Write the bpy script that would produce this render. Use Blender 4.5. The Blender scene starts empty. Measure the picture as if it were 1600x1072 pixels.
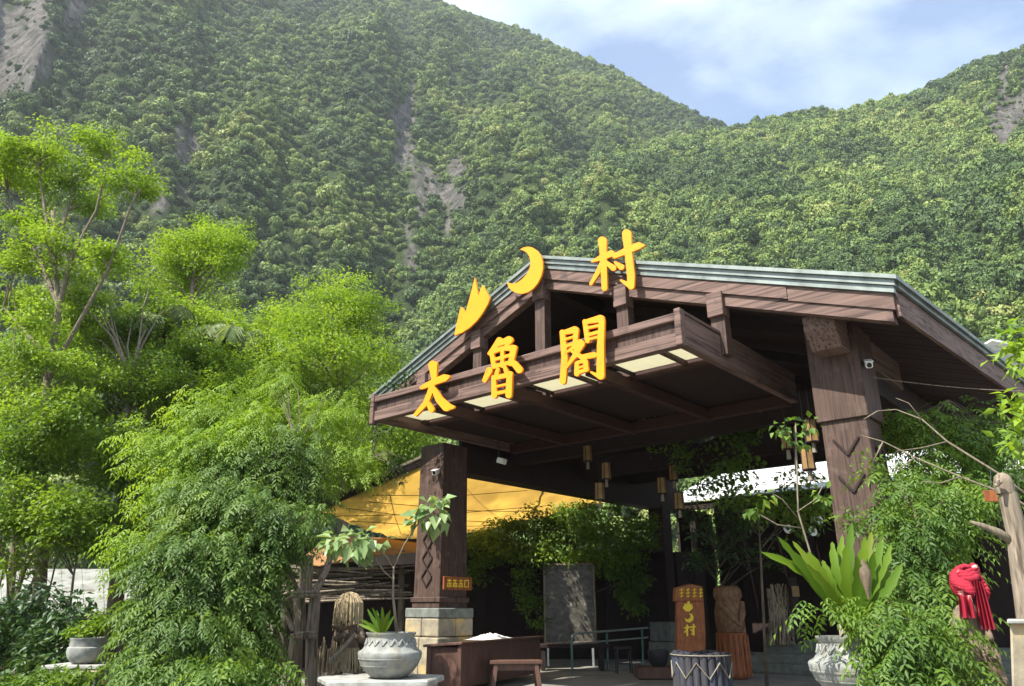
import bpy, math, random
import numpy as np
from mathutils import Vector, noise

# ------------------------------------------------------------------ camera, sky, sun, exposure
SC = bpy.context.scene
F_PX = 1160.0; PITCH = math.radians(19.7); EYE = np.array([0, 0, 1.6])
cam_d = bpy.data.cameras.new('camera'); cam = bpy.data.objects.new('camera', cam_d)
SC.collection.objects.link(cam); SC.camera = cam
cam.location = EYE; cam.rotation_euler = (math.pi/2 + PITCH, 0, 0)
cam_d.sensor_width = 36; cam_d.lens = 36*F_PX/1600; cam_d.clip_start = 0.1; cam_d.clip_end = 6000

SUN_AZ = math.radians(-127); SUN_EL = math.radians(52)     # azimuth from +Y towards +X
sd = bpy.data.lights.new('sun', 'SUN'); so = bpy.data.objects.new('sun', sd); SC.collection.objects.link(so)
sd.energy = 5.0; sd.angle = math.radians(0.5); sd.color = (1, 0.94, 0.84)
sdir = Vector((math.sin(SUN_AZ)*math.cos(SUN_EL), math.cos(SUN_AZ)*math.cos(SUN_EL), math.sin(SUN_EL)))
so.rotation_euler = sdir.to_track_quat('Z', 'Y').to_euler()

w = bpy.data.worlds.new('World'); SC.world = w; w.use_nodes = True
nt = w.node_tree; nt.nodes.clear(); N = nt.nodes.new; LK = nt.links.new
out = N('ShaderNodeOutputWorld'); bg = N('ShaderNodeBackground'); bg.inputs[1].default_value = 0.10
sky = N('ShaderNodeTexSky'); sky.sky_type = 'NISHITA'; sky.sun_disc = False
sky.sun_elevation = SUN_EL; sky.sun_rotation = SUN_AZ; sky.air_density = 1.0; sky.dust_density = 1.5; sky.ozone_density = 2.0
tc = N('ShaderNodeTexCoord'); mp = N('ShaderNodeMapping'); mp.inputs['Scale'].default_value = (1.0, 1.0, 2.1); mp.inputs['Location'].default_value = (0.35, 0.2, 0.55)
nz = N('ShaderNodeTexNoise'); nz.inputs['Scale'].default_value = 1.7; nz.inputs['Detail'].default_value = 7; nz.inputs['Roughness'].default_value = 0.52; nz.inputs['Distortion'].default_value = 0.25
cr = N('ShaderNodeValToRGB'); cr.color_ramp.elements[0].position = 0.35; cr.color_ramp.elements[1].position = 0.55
cr.color_ramp.elements[0].color = (0.10, 0.10, 0.10, 1); cr.color_ramp.elements[1].color = (0.92, 0.92, 0.92, 1)
nz2 = N('ShaderNodeTexNoise'); nz2.inputs['Scale'].default_value = 6; nz2.inputs['Detail'].default_value = 5
crb = N('ShaderNodeValToRGB'); crb.color_ramp.elements[0].position = 0.35; crb.color_ramp.elements[1].position = 0.7
crb.color_ramp.elements[0].color = (5.2, 5.7, 6.4, 1); crb.color_ramp.elements[1].color = (7.3, 7.5, 7.7, 1)
mx = N('ShaderNodeMix'); mx.data_type = 'RGBA'
LK(tc.outputs['Generated'], mp.inputs[0]); LK(mp.outputs[0], nz.inputs['Vector']); LK(nz.outputs[0], cr.inputs[0])
LK(mp.outputs[0], nz2.inputs['Vector']); LK(nz2.outputs[0], crb.inputs[0])
LK(cr.outputs[0], mx.inputs[0]); LK(sky.outputs[0], mx.inputs[6]); LK(crb.outputs[0], mx.inputs[7])
tn = N('ShaderNodeMix'); tn.data_type = 'RGBA'; tn.blend_type = 'MULTIPLY'; tn.inputs[0].default_value = 1; tn.inputs[7].default_value = (.89, .955, 1.0, 1)
LK(mx.outputs[2], tn.inputs[6]); LK(tn.outputs[2], bg.inputs[0]); LK(bg.outputs[0], out.inputs[0])

SC.view_settings.view_transform = 'Standard'; SC.view_settings.look = 'None'
SC.view_settings.exposure = 1.4; SC.view_settings.gamma = 1
SC.render.engine = 'CYCLES'

# ------------------------------------------------------------------ geometry helpers
def ray(x, y):
    u = (x-800)/F_PX; v = (536-y)/F_PX
    return np.array([u, math.cos(PITCH)-v*math.sin(PITCH), math.sin(PITCH)+v*math.cos(PITCH)])
def P(x, y, Y):
    d = ray(x, y); return EYE + d*(Y/d[1])
def mpp(x, y, Y):                     # metres per photo pixel at that depth
    return Y/ray(x, y)[1]/F_PX
def G(x, Y, z=0.0):
    p = P(x, 1000, Y); p[2] = z; return p
def toppx(p):
    d = np.asarray(p)-EYE; cp, sp = math.cos(PITCH), math.sin(PITCH)
    yy = d[..., 1]*cp+d[..., 2]*sp; yy = np.where(yy < .01, .01, yy)
    return 800+F_PX*d[..., 0]/yy, 536-F_PX*(-d[..., 1]*sp+d[..., 2]*cp)/yy
_r = ray(-600, 951); BE = np.array([_r[0], _r[1], 0]); BE /= np.linalg.norm(BE); BN = np.array([BE[1], -BE[0], 0])
BO = P(1318, 750, 12.0); BO[2] = 0
UP = np.array([0, 0, 1.0])
def W(a, b, z): return BO + BE*a + BN*b + UP*z
def on_b(x, y, b):
    d = ray(x, y); t = ((BO+BN*b-EYE)@BN)/(d@BN); return EYE+t*d
def norm(v):
    v = np.asarray(v, float); return v/(np.linalg.norm(v)+1e-12)

COL = SC.collection
def base_of(o):
    b = np.zeros(3)
    while o is not None:
        b += np.array(o.location); o = o.parent
    return b
def tag(o, label=None, cat=None, group=None, kind=None):
    if label: o['label'] = label
    if cat: o['category'] = cat
    if group: o['group'] = group
    if kind: o['kind'] = kind
    return o
def thing(name, label, cat, base, group=None):
    o = bpy.data.objects.new(name, None); COL.objects.link(o); o.empty_display_size = 0.2
    o.location = base; return tag(o, label, cat, group)
def link_mesh(name, me, mat, parent=None, base=None):
    o = bpy.data.objects.new(name, me); COL.objects.link(o)
    if parent is not None: o.parent = parent
    elif base is not None: o.location = base
    if mat: me.materials.append(mat)
    return o

class MB:
    def __init__(s): s.V = []; s.F = []
    def add(s, vs, fs):
        k = len(s.V); s.V += [tuple(map(float, v)) for v in vs]; s.F += [tuple(i+k for i in f) for f in fs]; return s
    def hexa(s, q):                   # 8 corners: bottom 4, top 4
        return s.add(q, [(3, 2, 1, 0), (4, 5, 6, 7), (0, 1, 5, 4), (1, 2, 6, 5), (2, 3, 7, 6), (3, 0, 4, 7)])
    def box(s, c, ax, h):             # centre, 3 axes, half sizes
        c = np.asarray(c, float); a = [norm(v)*k for v, k in zip(ax, h)]
        q = [c+sx*a[0]+sy*a[1]+sz*a[2] for sz in (-1, 1) for sx, sy in ((-1, -1), (1, -1), (1, 1), (-1, 1))]
        return s.hexa(q)
    def bb(s, a0, a1, b0, b1, z0, z1, ta=0, tb=0):   # box in the building frame, optional taper at top
        q = [W(a, b, z0) for a, b in ((a0, b0), (a1, b0), (a1, b1), (a0, b1))]
        q += [W(a, b, z1) for a, b in ((a0+ta, b0+tb), (a1-ta, b0+tb), (a1-ta, b1-tb), (a0+ta, b1-tb))]
        return s.hexa(q)
    def beam(s, p0, p1, wd, hg, up=UP):
        p0 = np.asarray(p0, float); p1 = np.asarray(p1, float); d = norm(p1-p0); sd_ = norm(np.cross(d, up)); u = np.cross(sd_, d)
        return s.box((p0+p1)/2, (d, sd_, u), (np.linalg.norm(p1-p0)/2, wd/2, hg/2))
    def tube(s, pts, rad, n=6, cap=True):
        pts = [np.asarray(p, float) for p in pts]; m = len(pts)
        if np.isscalar(rad): rad = [rad]*m
        rings = []; ref = None
        for i in range(m):
            d = norm(pts[min(i+1, m-1)]-pts[max(i-1, 0)])
            if ref is None: ref = np.cross(d, UP) if abs(d[2]) < .9 else np.cross(d, [1, 0, 0])
            x = norm(ref-d*(ref@d)); y = np.cross(d, x); ref = x
            rings.append([pts[i]+rad[i]*(math.cos(2*math.pi*k/n)*x+math.sin(2*math.pi*k/n)*y) for k in range(n)])
        vs = [v for r in rings for v in r]; fs = []
        for i in range(m-1):
            for k in range(n):
                k2 = (k+1) % n; fs.append((i*n+k, i*n+k2, (i+1)*n+k2, (i+1)*n+k))
        if cap: fs += [tuple(range(n-1, -1, -1)), tuple((m-1)*n+k for k in range(n))]
        return s.add(vs, fs)
    def lathe(s, c, prof, n=32, sx=1, sy=1):
        c = np.asarray(c, float); vs = []; fs = []; m = len(prof)
        for r, z in prof:
            vs += [c+np.array([sx*r*math.cos(2*math.pi*k/n), sy*r*math.sin(2*math.pi*k/n), z]) for k in range(n)]
        for i in range(m-1):
            for k in range(n):
                k2 = (k+1) % n; fs.append((i*n+k, i*n+k2, (i+1)*n+k2, (i+1)*n+k))
        fs += [tuple(range(n-1, -1, -1)), tuple((m-1)*n+k for k in range(n))]
        return s.add(vs, fs)
    def prism(s, poly, ex):
        n = len(poly); ex = np.asarray(ex, float); vs = [np.asarray(p, float) for p in poly]; vs += [p+ex for p in vs]
        fs = [tuple(range(n-1, -1, -1)), tuple(range(n, 2*n))]+[(i, (i+1) % n, n+(i+1) % n, n+i) for i in range(n)]
        return s.add(vs, fs)
    def sheet(s, grid, th=0.0):       # grid[i][j] of points
        m = len(grid); n = len(grid[0]); vs = [p for r in grid for p in r]
        fs = [(i*n+j, i*n+j+1, (i+1)*n+j+1, (i+1)*n+j) for i in range(m-1) for j in range(n-1)]
        return s.add(vs, fs)
    def build(s, name, mat, parent=None, smooth=False, bevel=0, base=None, label=None, kind=None, seg=1):
        me = bpy.data.meshes.new(name)
        off = base_of(parent) if parent is not None else (np.asarray(base, float) if base is not None else np.zeros(3))
        V = np.array(s.V)-off; me.from_pydata(V.tolist(), [], s.F); me.update()
        o = link_mesh(name, me, mat, parent, off if parent is None else None)
        if smooth:
            me.polygons.foreach_set('use_smooth', [True]*len(me.polygons))
            if smooth != 'all': me.set_sharp_from_angle(angle=math.radians(50))
        if bevel:
            b = o.modifiers.new('bevel', 'BEVEL'); b.width = bevel; b.segments = seg; b.limit_method = 'ANGLE'; b.angle_limit = 0.6
        tag(o, label, kind=kind); return o

def part(name, mat, parent, fn, **k):
    m = MB(); fn(m); return m.build(name, mat, parent, **k)

def np_mesh(name, V, T, mat, parent=None, base=None, rnd=None, kind=None):
    off = base_of(parent) if parent is not None else (np.asarray(base, float) if base is not None else np.zeros(3))
    V = (V-off).astype(np.float32); T = T.astype(np.int32); k = T.shape[1]
    me = bpy.data.meshes.new(name); me.vertices.add(len(V)); me.vertices.foreach_set('co', V.ravel())
    me.loops.add(T.size); me.loops.foreach_set('vertex_index', T.ravel())
    me.polygons.add(len(T)); me.polygons.foreach_set('loop_start', np.arange(0, T.size, k, dtype=np.int32))
    if rnd is not None:
        at = me.attributes.new('rnd', 'FLOAT', 'POINT'); at.data.foreach_set('value', rnd.astype(np.float32))
    me.update(calc_edges=True); me.validate()
    o = link_mesh(name, me, mat, parent, off if parent is None else None); tag(o, kind=kind); return o

# ------------------------------------------------------------------ materials
MATS = {}
def mat(name, c1, c2=None, scale=6, stretch=(1, 1, 1), rough=0.75, bump=0.0, detail=5, metal=0.0, spec=0.3, fine=None, lo=0.35, hi=0.65, coord='Object', rotz=None, crack=0):
    m = bpy.data.materials.new(name); m.use_nodes = True; t = m.node_tree; b = t.nodes['Principled BSDF']; MATS[name] = m
    b.inputs['Roughness'].default_value = rough; b.inputs['Metallic'].default_value = metal; b.inputs['Specular IOR Level'].default_value = spec
    c2 = c2 or tuple(x*0.6 for x in c1)
    tc = t.nodes.new('ShaderNodeTexCoord'); mp = t.nodes.new('ShaderNodeMapping'); mp.inputs['Scale'].default_value = stretch
    if rotz is not None:              # grain along a turned axis
        mp.vector_type = 'TEXTURE'; mp.inputs['Rotation'].default_value = (0, 0, rotz); mp.inputs['Scale'].default_value = tuple(1/s for s in stretch)
    nz = t.nodes.new('ShaderNodeTexNoise'); nz.inputs['Scale'].default_value = scale; nz.inputs['Detail'].default_value = detail; nz.inputs['Roughness'].default_value = .62
    r = t.nodes.new('ShaderNodeValToRGB'); r.color_ramp.elements[0].position = lo; r.color_ramp.elements[1].position = hi
    r.color_ramp.elements[0].color = (*c2, 1); r.color_ramp.elements[1].color = (*c1, 1)
    L = t.links.new; L(tc.outputs[coord], mp.inputs[0]); L(mp.outputs[0], nz.inputs['Vector']); L(nz.outputs[0], r.inputs[0])
    col = r.outputs[0]
    if fine:                          # (colour, scale, low, high): a second layer of stains or lichen
        n2 = t.nodes.new('ShaderNodeTexNoise'); n2.inputs['Scale'].default_value = fine[1]; n2.inputs['Detail'].default_value = 6; L(tc.outputs[coord], n2.inputs['Vector'])
        r2 = t.nodes.new('ShaderNodeValToRGB'); r2.color_ramp.elements[0].position = fine[2]; r2.color_ramp.elements[1].position = fine[3]; L(n2.outputs[0], r2.inputs[0])
        x = t.nodes.new('ShaderNodeMix'); x.data_type = 'RGBA'; L(r2.outputs[0], x.inputs[0]); L(col, x.inputs[6]); x.inputs[7].default_value = (*fine[0], 1); col = x.outputs[2]
    if crack:                         # drying checks and grime along the grain
        n3 = t.nodes.new('ShaderNodeTexNoise'); n3.inputs['Scale'].default_value = crack; n3.inputs['Detail'].default_value = 3; L(mp.outputs[0], n3.inputs['Vector'])
        r3 = t.nodes.new('ShaderNodeValToRGB'); r3.color_ramp.elements[0].position = .36; r3.color_ramp.elements[0].color = (.5, .48, .47, 1); r3.color_ramp.elements[1].position = .45; L(n3.outputs[0], r3.inputs[0])
        x3 = t.nodes.new('ShaderNodeMix'); x3.data_type = 'RGBA'; x3.blend_type = 'MULTIPLY'; x3.inputs[0].default_value = 1; L(col, x3.inputs[6]); L(r3.outputs[0], x3.inputs[7]); col = x3.outputs[2]
    L(col, b.inputs['Base Color'])
    if bump:
        bn = t.nodes.new('ShaderNodeBump'); bn.inputs['Strength'].default_value = bump; bn.inputs['Distance'].default_value = 0.02
        L(nz.outputs[0], bn.inputs['Height']); L(bn.outputs[0], b.inputs['Normal'])
    return m

def leafmat(name, cols, trans=0.35, rough=0.5, spec=0.35, inst=False, tintcols=None, nscale=0.6):
    m = bpy.data.materials.new(name); m.use_nodes = True; t = m.node_tree; b = t.nodes['Principled BSDF']; o = t.nodes['Material Output']; L = t.links.new
    b.inputs['Roughness'].default_value = rough; b.inputs['Specular IOR Level'].default_value = spec
    at = t.nodes.new('ShaderNodeAttribute'); at.attribute_name = 'rnd'
    r = t.nodes.new('ShaderNodeValToRGB'); e = r.color_ramp.elements
    for i, c in enumerate(cols):
        p = i/(len(cols)-1)
        el = e[i] if i < 2 else e.new(p)
        el.position = p; el.color = (*c, 1)
    e[0].position = 0
    fac = at.outputs['Fac']
    if inst:
        ti = t.nodes.new('ShaderNodeAttribute'); ti.attribute_type = 'INSTANCER'; ti.attribute_name = 'tint'
        ma = t.nodes.new('ShaderNodeMath'); ma.operation = 'MULTIPLY_ADD'; L(at.outputs['Fac'], ma.inputs[0]); ma.inputs[1].default_value = 0.35; L(ti.outputs['Fac'], ma.inputs[2]); fac = ma.outputs[0]
    else:
        tc = t.nodes.new('ShaderNodeTexCoord'); nz = t.nodes.new('ShaderNodeTexNoise'); nz.inputs['Scale'].default_value = nscale; nz.inputs['Detail'].default_value = 2
        L(tc.outputs['Object'], nz.inputs['Vector'])
        ma = t.nodes.new('ShaderNodeMath'); ma.operation = 'MULTIPLY_ADD'; L(at.outputs['Fac'], ma.inputs[0]); ma.inputs[1].default_value = 0.55
        mb = t.nodes.new('ShaderNodeMath'); mb.operation = 'MULTIPLY_ADD'; L(nz.outputs[0], mb.inputs[0]); mb.inputs[1].default_value = 1.3; mb.inputs[2].default_value = -0.42
        L(mb.outputs[0], ma.inputs[2]); fac = ma.outputs[0]
    L(fac, r.inputs[0]); L(r.outputs[0], b.inputs['Base Color'])
    if trans:
        tr = t.nodes.new('ShaderNodeBsdfTranslucent'); mx = t.nodes.new('ShaderNodeMixShader'); mx.inputs[0].default_value = trans
        g = t.nodes.new('ShaderNodeMix'); g.data_type = 'RGBA'; g.blend_type = 'MULTIPLY'; g.inputs[0].default_value = 1; L(r.outputs[0], g.inputs[6]); g.inputs[7].default_value = (1.5, 1.35, 0.7, 1)
        L(g.outputs[2], tr.inputs[0]); L(b.outputs[0], mx.inputs[1]); L(tr.outputs[0], mx.inputs[2]); L(mx.outputs[0], o.inputs[0])
    return m

wood = mat('brown_stained_wood', (.085, .050, .038), (.042, .025, .019), 3.0, (6, 6, .3), .7, .25, fine=((.125, .09, .075), 5, .56, .85), crack=5)
wood_h = mat('brown_beam_wood', (.175, .112, .092), (.085, .052, .042), 2.5, (.18, 6, 6), .7, .3, fine=((.05, .03, .028), 2.2, .58, .72), rotz=math.atan2(BE[1], BE[0]), crack=5)
wood_n = mat('brown_eave_wood', (.175, .112, .092), (.085, .052, .042), 2.5, (.18, 6, 6), .7, .3, fine=((.05, .03, .028), 2.2, .58, .72), rotz=math.atan2(BN[1], BN[0]), crack=5)
wood_dark = mat('shade_dark_wood', (.026, .014, .012), (.015, .008, .007), 3, (3, 3, 1), .75, .2)  # interior timber darkened, the hall's shade put into its colour
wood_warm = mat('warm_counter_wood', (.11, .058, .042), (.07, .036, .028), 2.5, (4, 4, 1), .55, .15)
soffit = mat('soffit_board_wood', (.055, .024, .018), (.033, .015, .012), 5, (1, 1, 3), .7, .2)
metal = mat('pale_green_roof_metal', (.23, .265, .25), (.13, .15, .14), 3, (1, 1, 1), .45, .1, metal=.35, fine=((.16, .17, .15), 6, .6, .8))
white_metal = mat('white_roof_sheet', (.50, .51, .50), (.40, .42, .41), 2, (1, 1, 1), .5, .05)
panel_m = mat('cream_canopy_panel', (.62, .60, .46), (.48, .46, .35), 4, (1, 1, 1), .6)
def _pan():
    t = panel_m.node_tree; b = t.nodes['Principled BSDF']; tr = t.nodes.new('ShaderNodeBsdfTranslucent'); mx = t.nodes.new('ShaderNodeMixShader'); mx.inputs[0].default_value = .6
    tr.inputs[0].default_value = (.78, .76, .62, 1); t.links.new(b.outputs[0], mx.inputs[1]); t.links.new(tr.outputs[0], mx.inputs[2]); t.links.new(mx.outputs[0], t.nodes['Material Output'].inputs[0])
_pan()
letter_m = mat('orange_yellow_paint', (.82, .265, .002), (.75, .235, .002), 2.5, (1, 1, 1), .55, .1, fine=((.58, .15, .006), 7, .60, .80))
stone_y = mat('yellow_grey_stone', (.32, .28, .19), (.19, .165, .125), 5, (1, 1, 1), .85, .6, fine=((.55, .36, .10), 1.6, .55, .75))
stone_g = mat('grey_green_stone', (.17, .185, .165), (.10, .11, .095), 6, (1, 1, 1), .85, .4)
pot_m = mat('weathered_grey_pot', (.26, .27, .25), (.15, .155, .145), 7, (1, 1, 1), .8, .5, fine=((.28, .24, .15), 3, .55, .8))
slab_m = mat('pale_stone_slab', (.36, .36, .34), (.22, .22, .2), 5, (1, 1, 1), .85, .5)
floor_m = mat('paving', (.22, .205, .18), (.15, .14, .125), 1.6, (1, 1, 1), .85, .15)
earth_m = mat('earth_ground', (.10, .09, .055), (.05, .06, .025), .8, (1, 1, 1), .95, .3)
bark_m = mat('grey_brown_bark', (.13, .105, .075), (.06, .05, .036), 8, (3, 3, .6), .9, .7)
bark_p = mat('pale_branch_bark', (.20, .17, .12), (.11, .09, .065), 10, (3, 3, .7), .9, .4)
log_m = mat('weathered_log', (.25, .205, .155), (.13, .105, .078), 6, (5, 5, .4), .9, .6, crack=3)
straw_m = mat('dry_straw', (.36, .29, .175), (.22, .17, .1), 20, (4, 4, .4), .9, .3)
carve_m = mat('carved_brown_wood', (.17, .125, .085), (.08, .058, .04), 8, (2, 2, 1), .8, .4)
orange_wood = mat('varnished_orange_wood', (.30, .10, .03), (.15, .045, .016), 6, (4, 4, .8), .45, .4)
yellow_p = mat('yellow_sign_paint', (.75, .55, .04), (.6, .42, .03), 3, (1, 1, 1), .5)
white_p = mat('white_plastic', (.75, .75, .73), (.68, .68, .66), 3, (1, 1, 1), .4)
black_p = mat('black_plastic', (.02, .02, .022), (.015, .015, .017), 3, (1, 1, 1), .5)
dark_log = mat('dark_blue_grey_log', (.05, .05, .06), (.026, .026, .032), 5, (5, 5, .6), .8, .5, fine=((.03, .045, .08), 2, .5, .7))
rope_m = mat('pale_rope', (.26, .23, .18), (.18, .16, .12), 30, (1, 1, 1), .9, .4)
steel_m = mat('galvanised_rail', (.55, .57, .55), (.42, .44, .42), 4, (1, 1, 1), .35, metal=.7)
green_steel = mat('green_painted_rail', (.08, .17, .14), (.05, .11, .09), 4, (1, 1, 1), .5)
red_cloth = mat('red_striped_cloth', (.34, .014, .035), (.2, .008, .02), 22, (6, 6, .3), .85, .3, fine=((.72, .33, .30), 9, .62, .7))
lantern_m = mat('amber_paper_lantern', (.26, .165, .065), (.18, .11, .045), 6, (1, 1, 1), .6)
poster_m = mat('faded_grey_picture', (.11, .10, .08), (.028, .025, .02), 3.5, (1, 1, 2), .35, fine=((.22, .20, .16), 5, .58, .68))
rock_pale = None
# ------------------------------------------------------------------ ground
def flat(name, poly, z, m, kind='structure'):
    mb = MB(); mb.add([(x, y, z) for x, y in poly], [tuple(range(len(poly)))]); o = mb.build(name, m); o['kind'] = kind; return o
flat('ground', [(-1500, -200), (1500, -200), (1500, 1500), (-1500, 1500)], -0.03, earth_m)
flat('paved_forecourt', [(-6, -4), (30, -4), (34, 44), (-3.2, 44), (-5.2, 20)], -0.02, floor_m)

# ------------------------------------------------------------------ mountain sides
def table(pts, rs):
    th, el, rr = [], [], []
    for (x, y), r in zip(pts, rs):
        d = ray(x, y); th.append(math.atan2(d[0], d[1])); el.append(d[2]/math.hypot(d[0], d[1])); rr.append(r)
    return np.array(th), np.array(el), np.array(rr)
T1 = table([(-900, -330), (-300, -310), (0, -270), (400, -140), (600, -50), (700, 8), (735, 20), (820, 46), (870, 73), (900, 83), (960, 108), (1000, 131), (1060, 161), (1100, 186), (1135, 199), (1200, 250), (1300, 340), (1500, 500), (2000, 700)],
           [640, 640, 640, 620, 610, 600, 600, 595, 590, 590, 585, 580, 575, 570, 565, 560, 550, 540, 500])
T2 = table([(300, 760), (600, 560), (700, 440), (780, 345), (850, 290), (930, 252), (1030, 222), (1100, 209), (1150, 199), (1200, 187), (1260, 175), (1330, 172), (1400, 152), (1440, 141), (1490, 122), (1512, 112), (1530, 102), (1560, 94), (1600, 78), (1700, 40), (1900, -40), (2600, -150)],
           [190, 220, 250, 280, 310, 340, 380, 410, 425, 435, 440, 445, 450, 452, 452, 450, 448, 446, 446, 450, 460, 460])
ROCKS = [(20, 60, 60, 95, 1.35), (80, 20, 70, 40, 1.1), (15, 175, 40, 40, .6), (290, 235, 22, 50, 1.0), (262, 305, 40, 35, .9), (100, 400, 90, 60, .75),
         (640, 160, 10, 60, .8), (628, 225, 26, 55, .95), (655, 290, 30, 60, .95), (640, 360, 16, 70, .7), (725, 265, 28, 30, .9), (712, 310, 30, 22, .9), (702, 345, 12, 30, .7), (590, 200, 16, 26, .6),
         (810, 150, 10, 30, .5), (860, 190, 8, 18, .5), (640, 440, 20, 50, .5), (1590, 150, 30, 75, 1.6), (1525, 170, 30, 18, 1.5), (1570, 205, 24, 30, 1.3), (1490, 112, 14, 10, .8), (1352, 312, 18, 10, .7), (1515, 275, 16, 14, .55)]
def rockmask(px, py):
    m = np.zeros_like(px)
    for x, y, rx, ry, s in ROCKS:
        m = np.maximum(m, s*np.exp(-(((px-x)/rx)**2+((py-y)/ry)**2)*1.1))
    k = np.array([fbm(a/34., b/60., 3., 4) for a, b in zip(px, py)])
    return np.clip(m*(.72+1.0*k), 0, 1.1)
rock_m = bpy.data.materials.new('mountain_ground'); rock_m.use_nodes = True
def _rock():
    t = rock_m.node_tree; b = t.nodes['Principled BSDF']; L = t.links.new; b.inputs['Roughness'].default_value = .95; b.inputs['Specular IOR Level'].default_value = .1
    at = t.nodes.new('ShaderNodeAttribute'); at.attribute_name = 'rock'
    tc = t.nodes.new('ShaderNodeTexCoord'); mp = t.nodes.new('ShaderNodeMapping'); mp.inputs['Scale'].default_value = (1, 1, .45); L(tc.outputs['Object'], mp.inputs[0])
    nz = t.nodes.new('ShaderNodeTexNoise'); nz.inputs['Scale'].default_value = .22; nz.inputs['Detail'].default_value = 9; nz.inputs['Roughness'].default_value = .68; L(mp.outputs[0], nz.inputs['Vector'])
    r = t.nodes.new('ShaderNodeValToRGB'); e = r.color_ramp.elements; e[0].position = .36; e[0].color = (.05, .046, .042, 1); e[1].position = .66; e[1].color = (.22, .205, .185, 1); L(nz.outputs[0], r.inputs[0])
    s = t.nodes.new('ShaderNodeValToRGB'); s.color_ramp.elements[0].position = .22; s.color_ramp.elements[1].position = .5; L(at.outputs['Fac'], s.inputs[0])
    x = t.nodes.new('ShaderNodeMix'); x.data_type = 'RGBA'; L(s.outputs[0], x.inputs[0]); x.inputs[6].default_value = (.045, .068, .022, 1); L(r.outputs[0], x.inputs[7]); L(x.outputs[2], b.inputs['Base Color'])
    bn = t.nodes.new('ShaderNodeBump'); bn.inputs['Strength'].default_value = 1; bn.inputs['Distance'].default_value = 7; L(nz.outputs[0], bn.inputs['Height']); L(bn.outputs[0], b.inputs['Normal'])
_rock()
def fbm(x, y, s, o=4):
    v = 0; a = 1
    for k in range(o):
        v += a*noise.noise((x*2**k+s*17.3, y*2**k-s*5.1, s)); a *= .5
    return v
def hill(name, T, r0, amp, seed, n_tree, label):
    th = np.radians(np.arange(-60, 60.01, .3)); el = np.interp(th, T[0], T[1]); rr = np.interp(th, T[0], T[2])
    S = np.concatenate([np.linspace(0, 1, 76), [1.03, 1.08, 1.16, 1.3]])
    nzg = np.zeros((len(S), len(th)))
    for j, t in enumerate(th):
        for i, s in enumerate(S):
            rid = 1-abs(noise.noise((t*9+seed, s*1.1+fbm(t*3, s*2, seed+2, 2)*.35, seed*3.7)))*2
            nzg[i, j] = fbm(t*5.5, s*2.6, seed)*.8+rid*.45-.3+.10*noise.noise((t*30, s*18, seed))
    rad = r0+np.outer(S, rr-r0); zr = rr*el
    fade = np.clip(np.where(S < 1, 1-S, 0)*4.5, 0, 1)[:, None]*np.clip(S*5, 0, 1)[:, None]
    g = np.where(S <= 1, S**1.04, 1-(S-1)*1.6)[:, None]
    Z = 1.6*g + zr[None, :]*g + amp*nzg*fade
    X = rad*np.sin(th)[None, :]; Yv = rad*np.cos(th)[None, :]
    V = np.stack([X, Yv, Z], -1); m, n = Z.shape
    idx = np.arange(m*n).reshape(m, n); T4 = np.stack([idx[:-1, :-1], idx[:-1, 1:], idx[1:, 1:], idx[1:, :-1]], -1).reshape(-1, 4)
    o = np_mesh(name, V.reshape(-1, 3), T4, rock_m, kind='structure')
    px, py = toppx(V.reshape(-1, 3)); rk = rockmask(px, py)
    at = o.data.attributes.new('rock', 'FLOAT', 'POINT'); at.data.foreach_set('value', rk.astype(np.float32))
    o.data.polygons.foreach_set('use_smooth', [True]*len(o.data.polygons))
    # tree positions, even over the slope
    rng = np.random.default_rng(seed+5); k = n_tree*2
    ar = np.linalg.norm(np.cross(V[1:, :-1]-V[:-1, :-1], V[:-1, 1:]-V[:-1, :-1]), axis=-1)[:m-6]
    cx_, cy_ = toppx(V[:m-6, :n-1]); ar = ar*((cx_ > -140) & (cx_ < 1740) & (cy_ > -160) & (cy_ < 980))
    cell = rng.choice(ar.size, k, p=(ar/ar.sum()).ravel()); i0 = cell//(n-1); j0 = cell % (n-1); fu = rng.random((k, 1)); fv = rng.random((k, 1))
    A = V[i0, j0]*(1-fu)*(1-fv)+V[i0+1, j0]*fu*(1-fv)+V[i0, j0+1]*(1-fu)*fv+V[i0+1, j0+1]*fu*fv
    px, py = toppx(A); keep = (px > -120) & (px < 1720) & (py > -140) & (py < 960) & (A[:, 1] > 0)
    rk = rockmask(px, py); keep &= rng.random(k) > np.clip(rk*1.4-.3, 0, .84)
    A = A[keep][:n_tree]; rk = rk[keep][:n_tree]; px = px[keep][:n_tree]; py = py[keep][:n_tree]
    return o, A, rk, px, py

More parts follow.
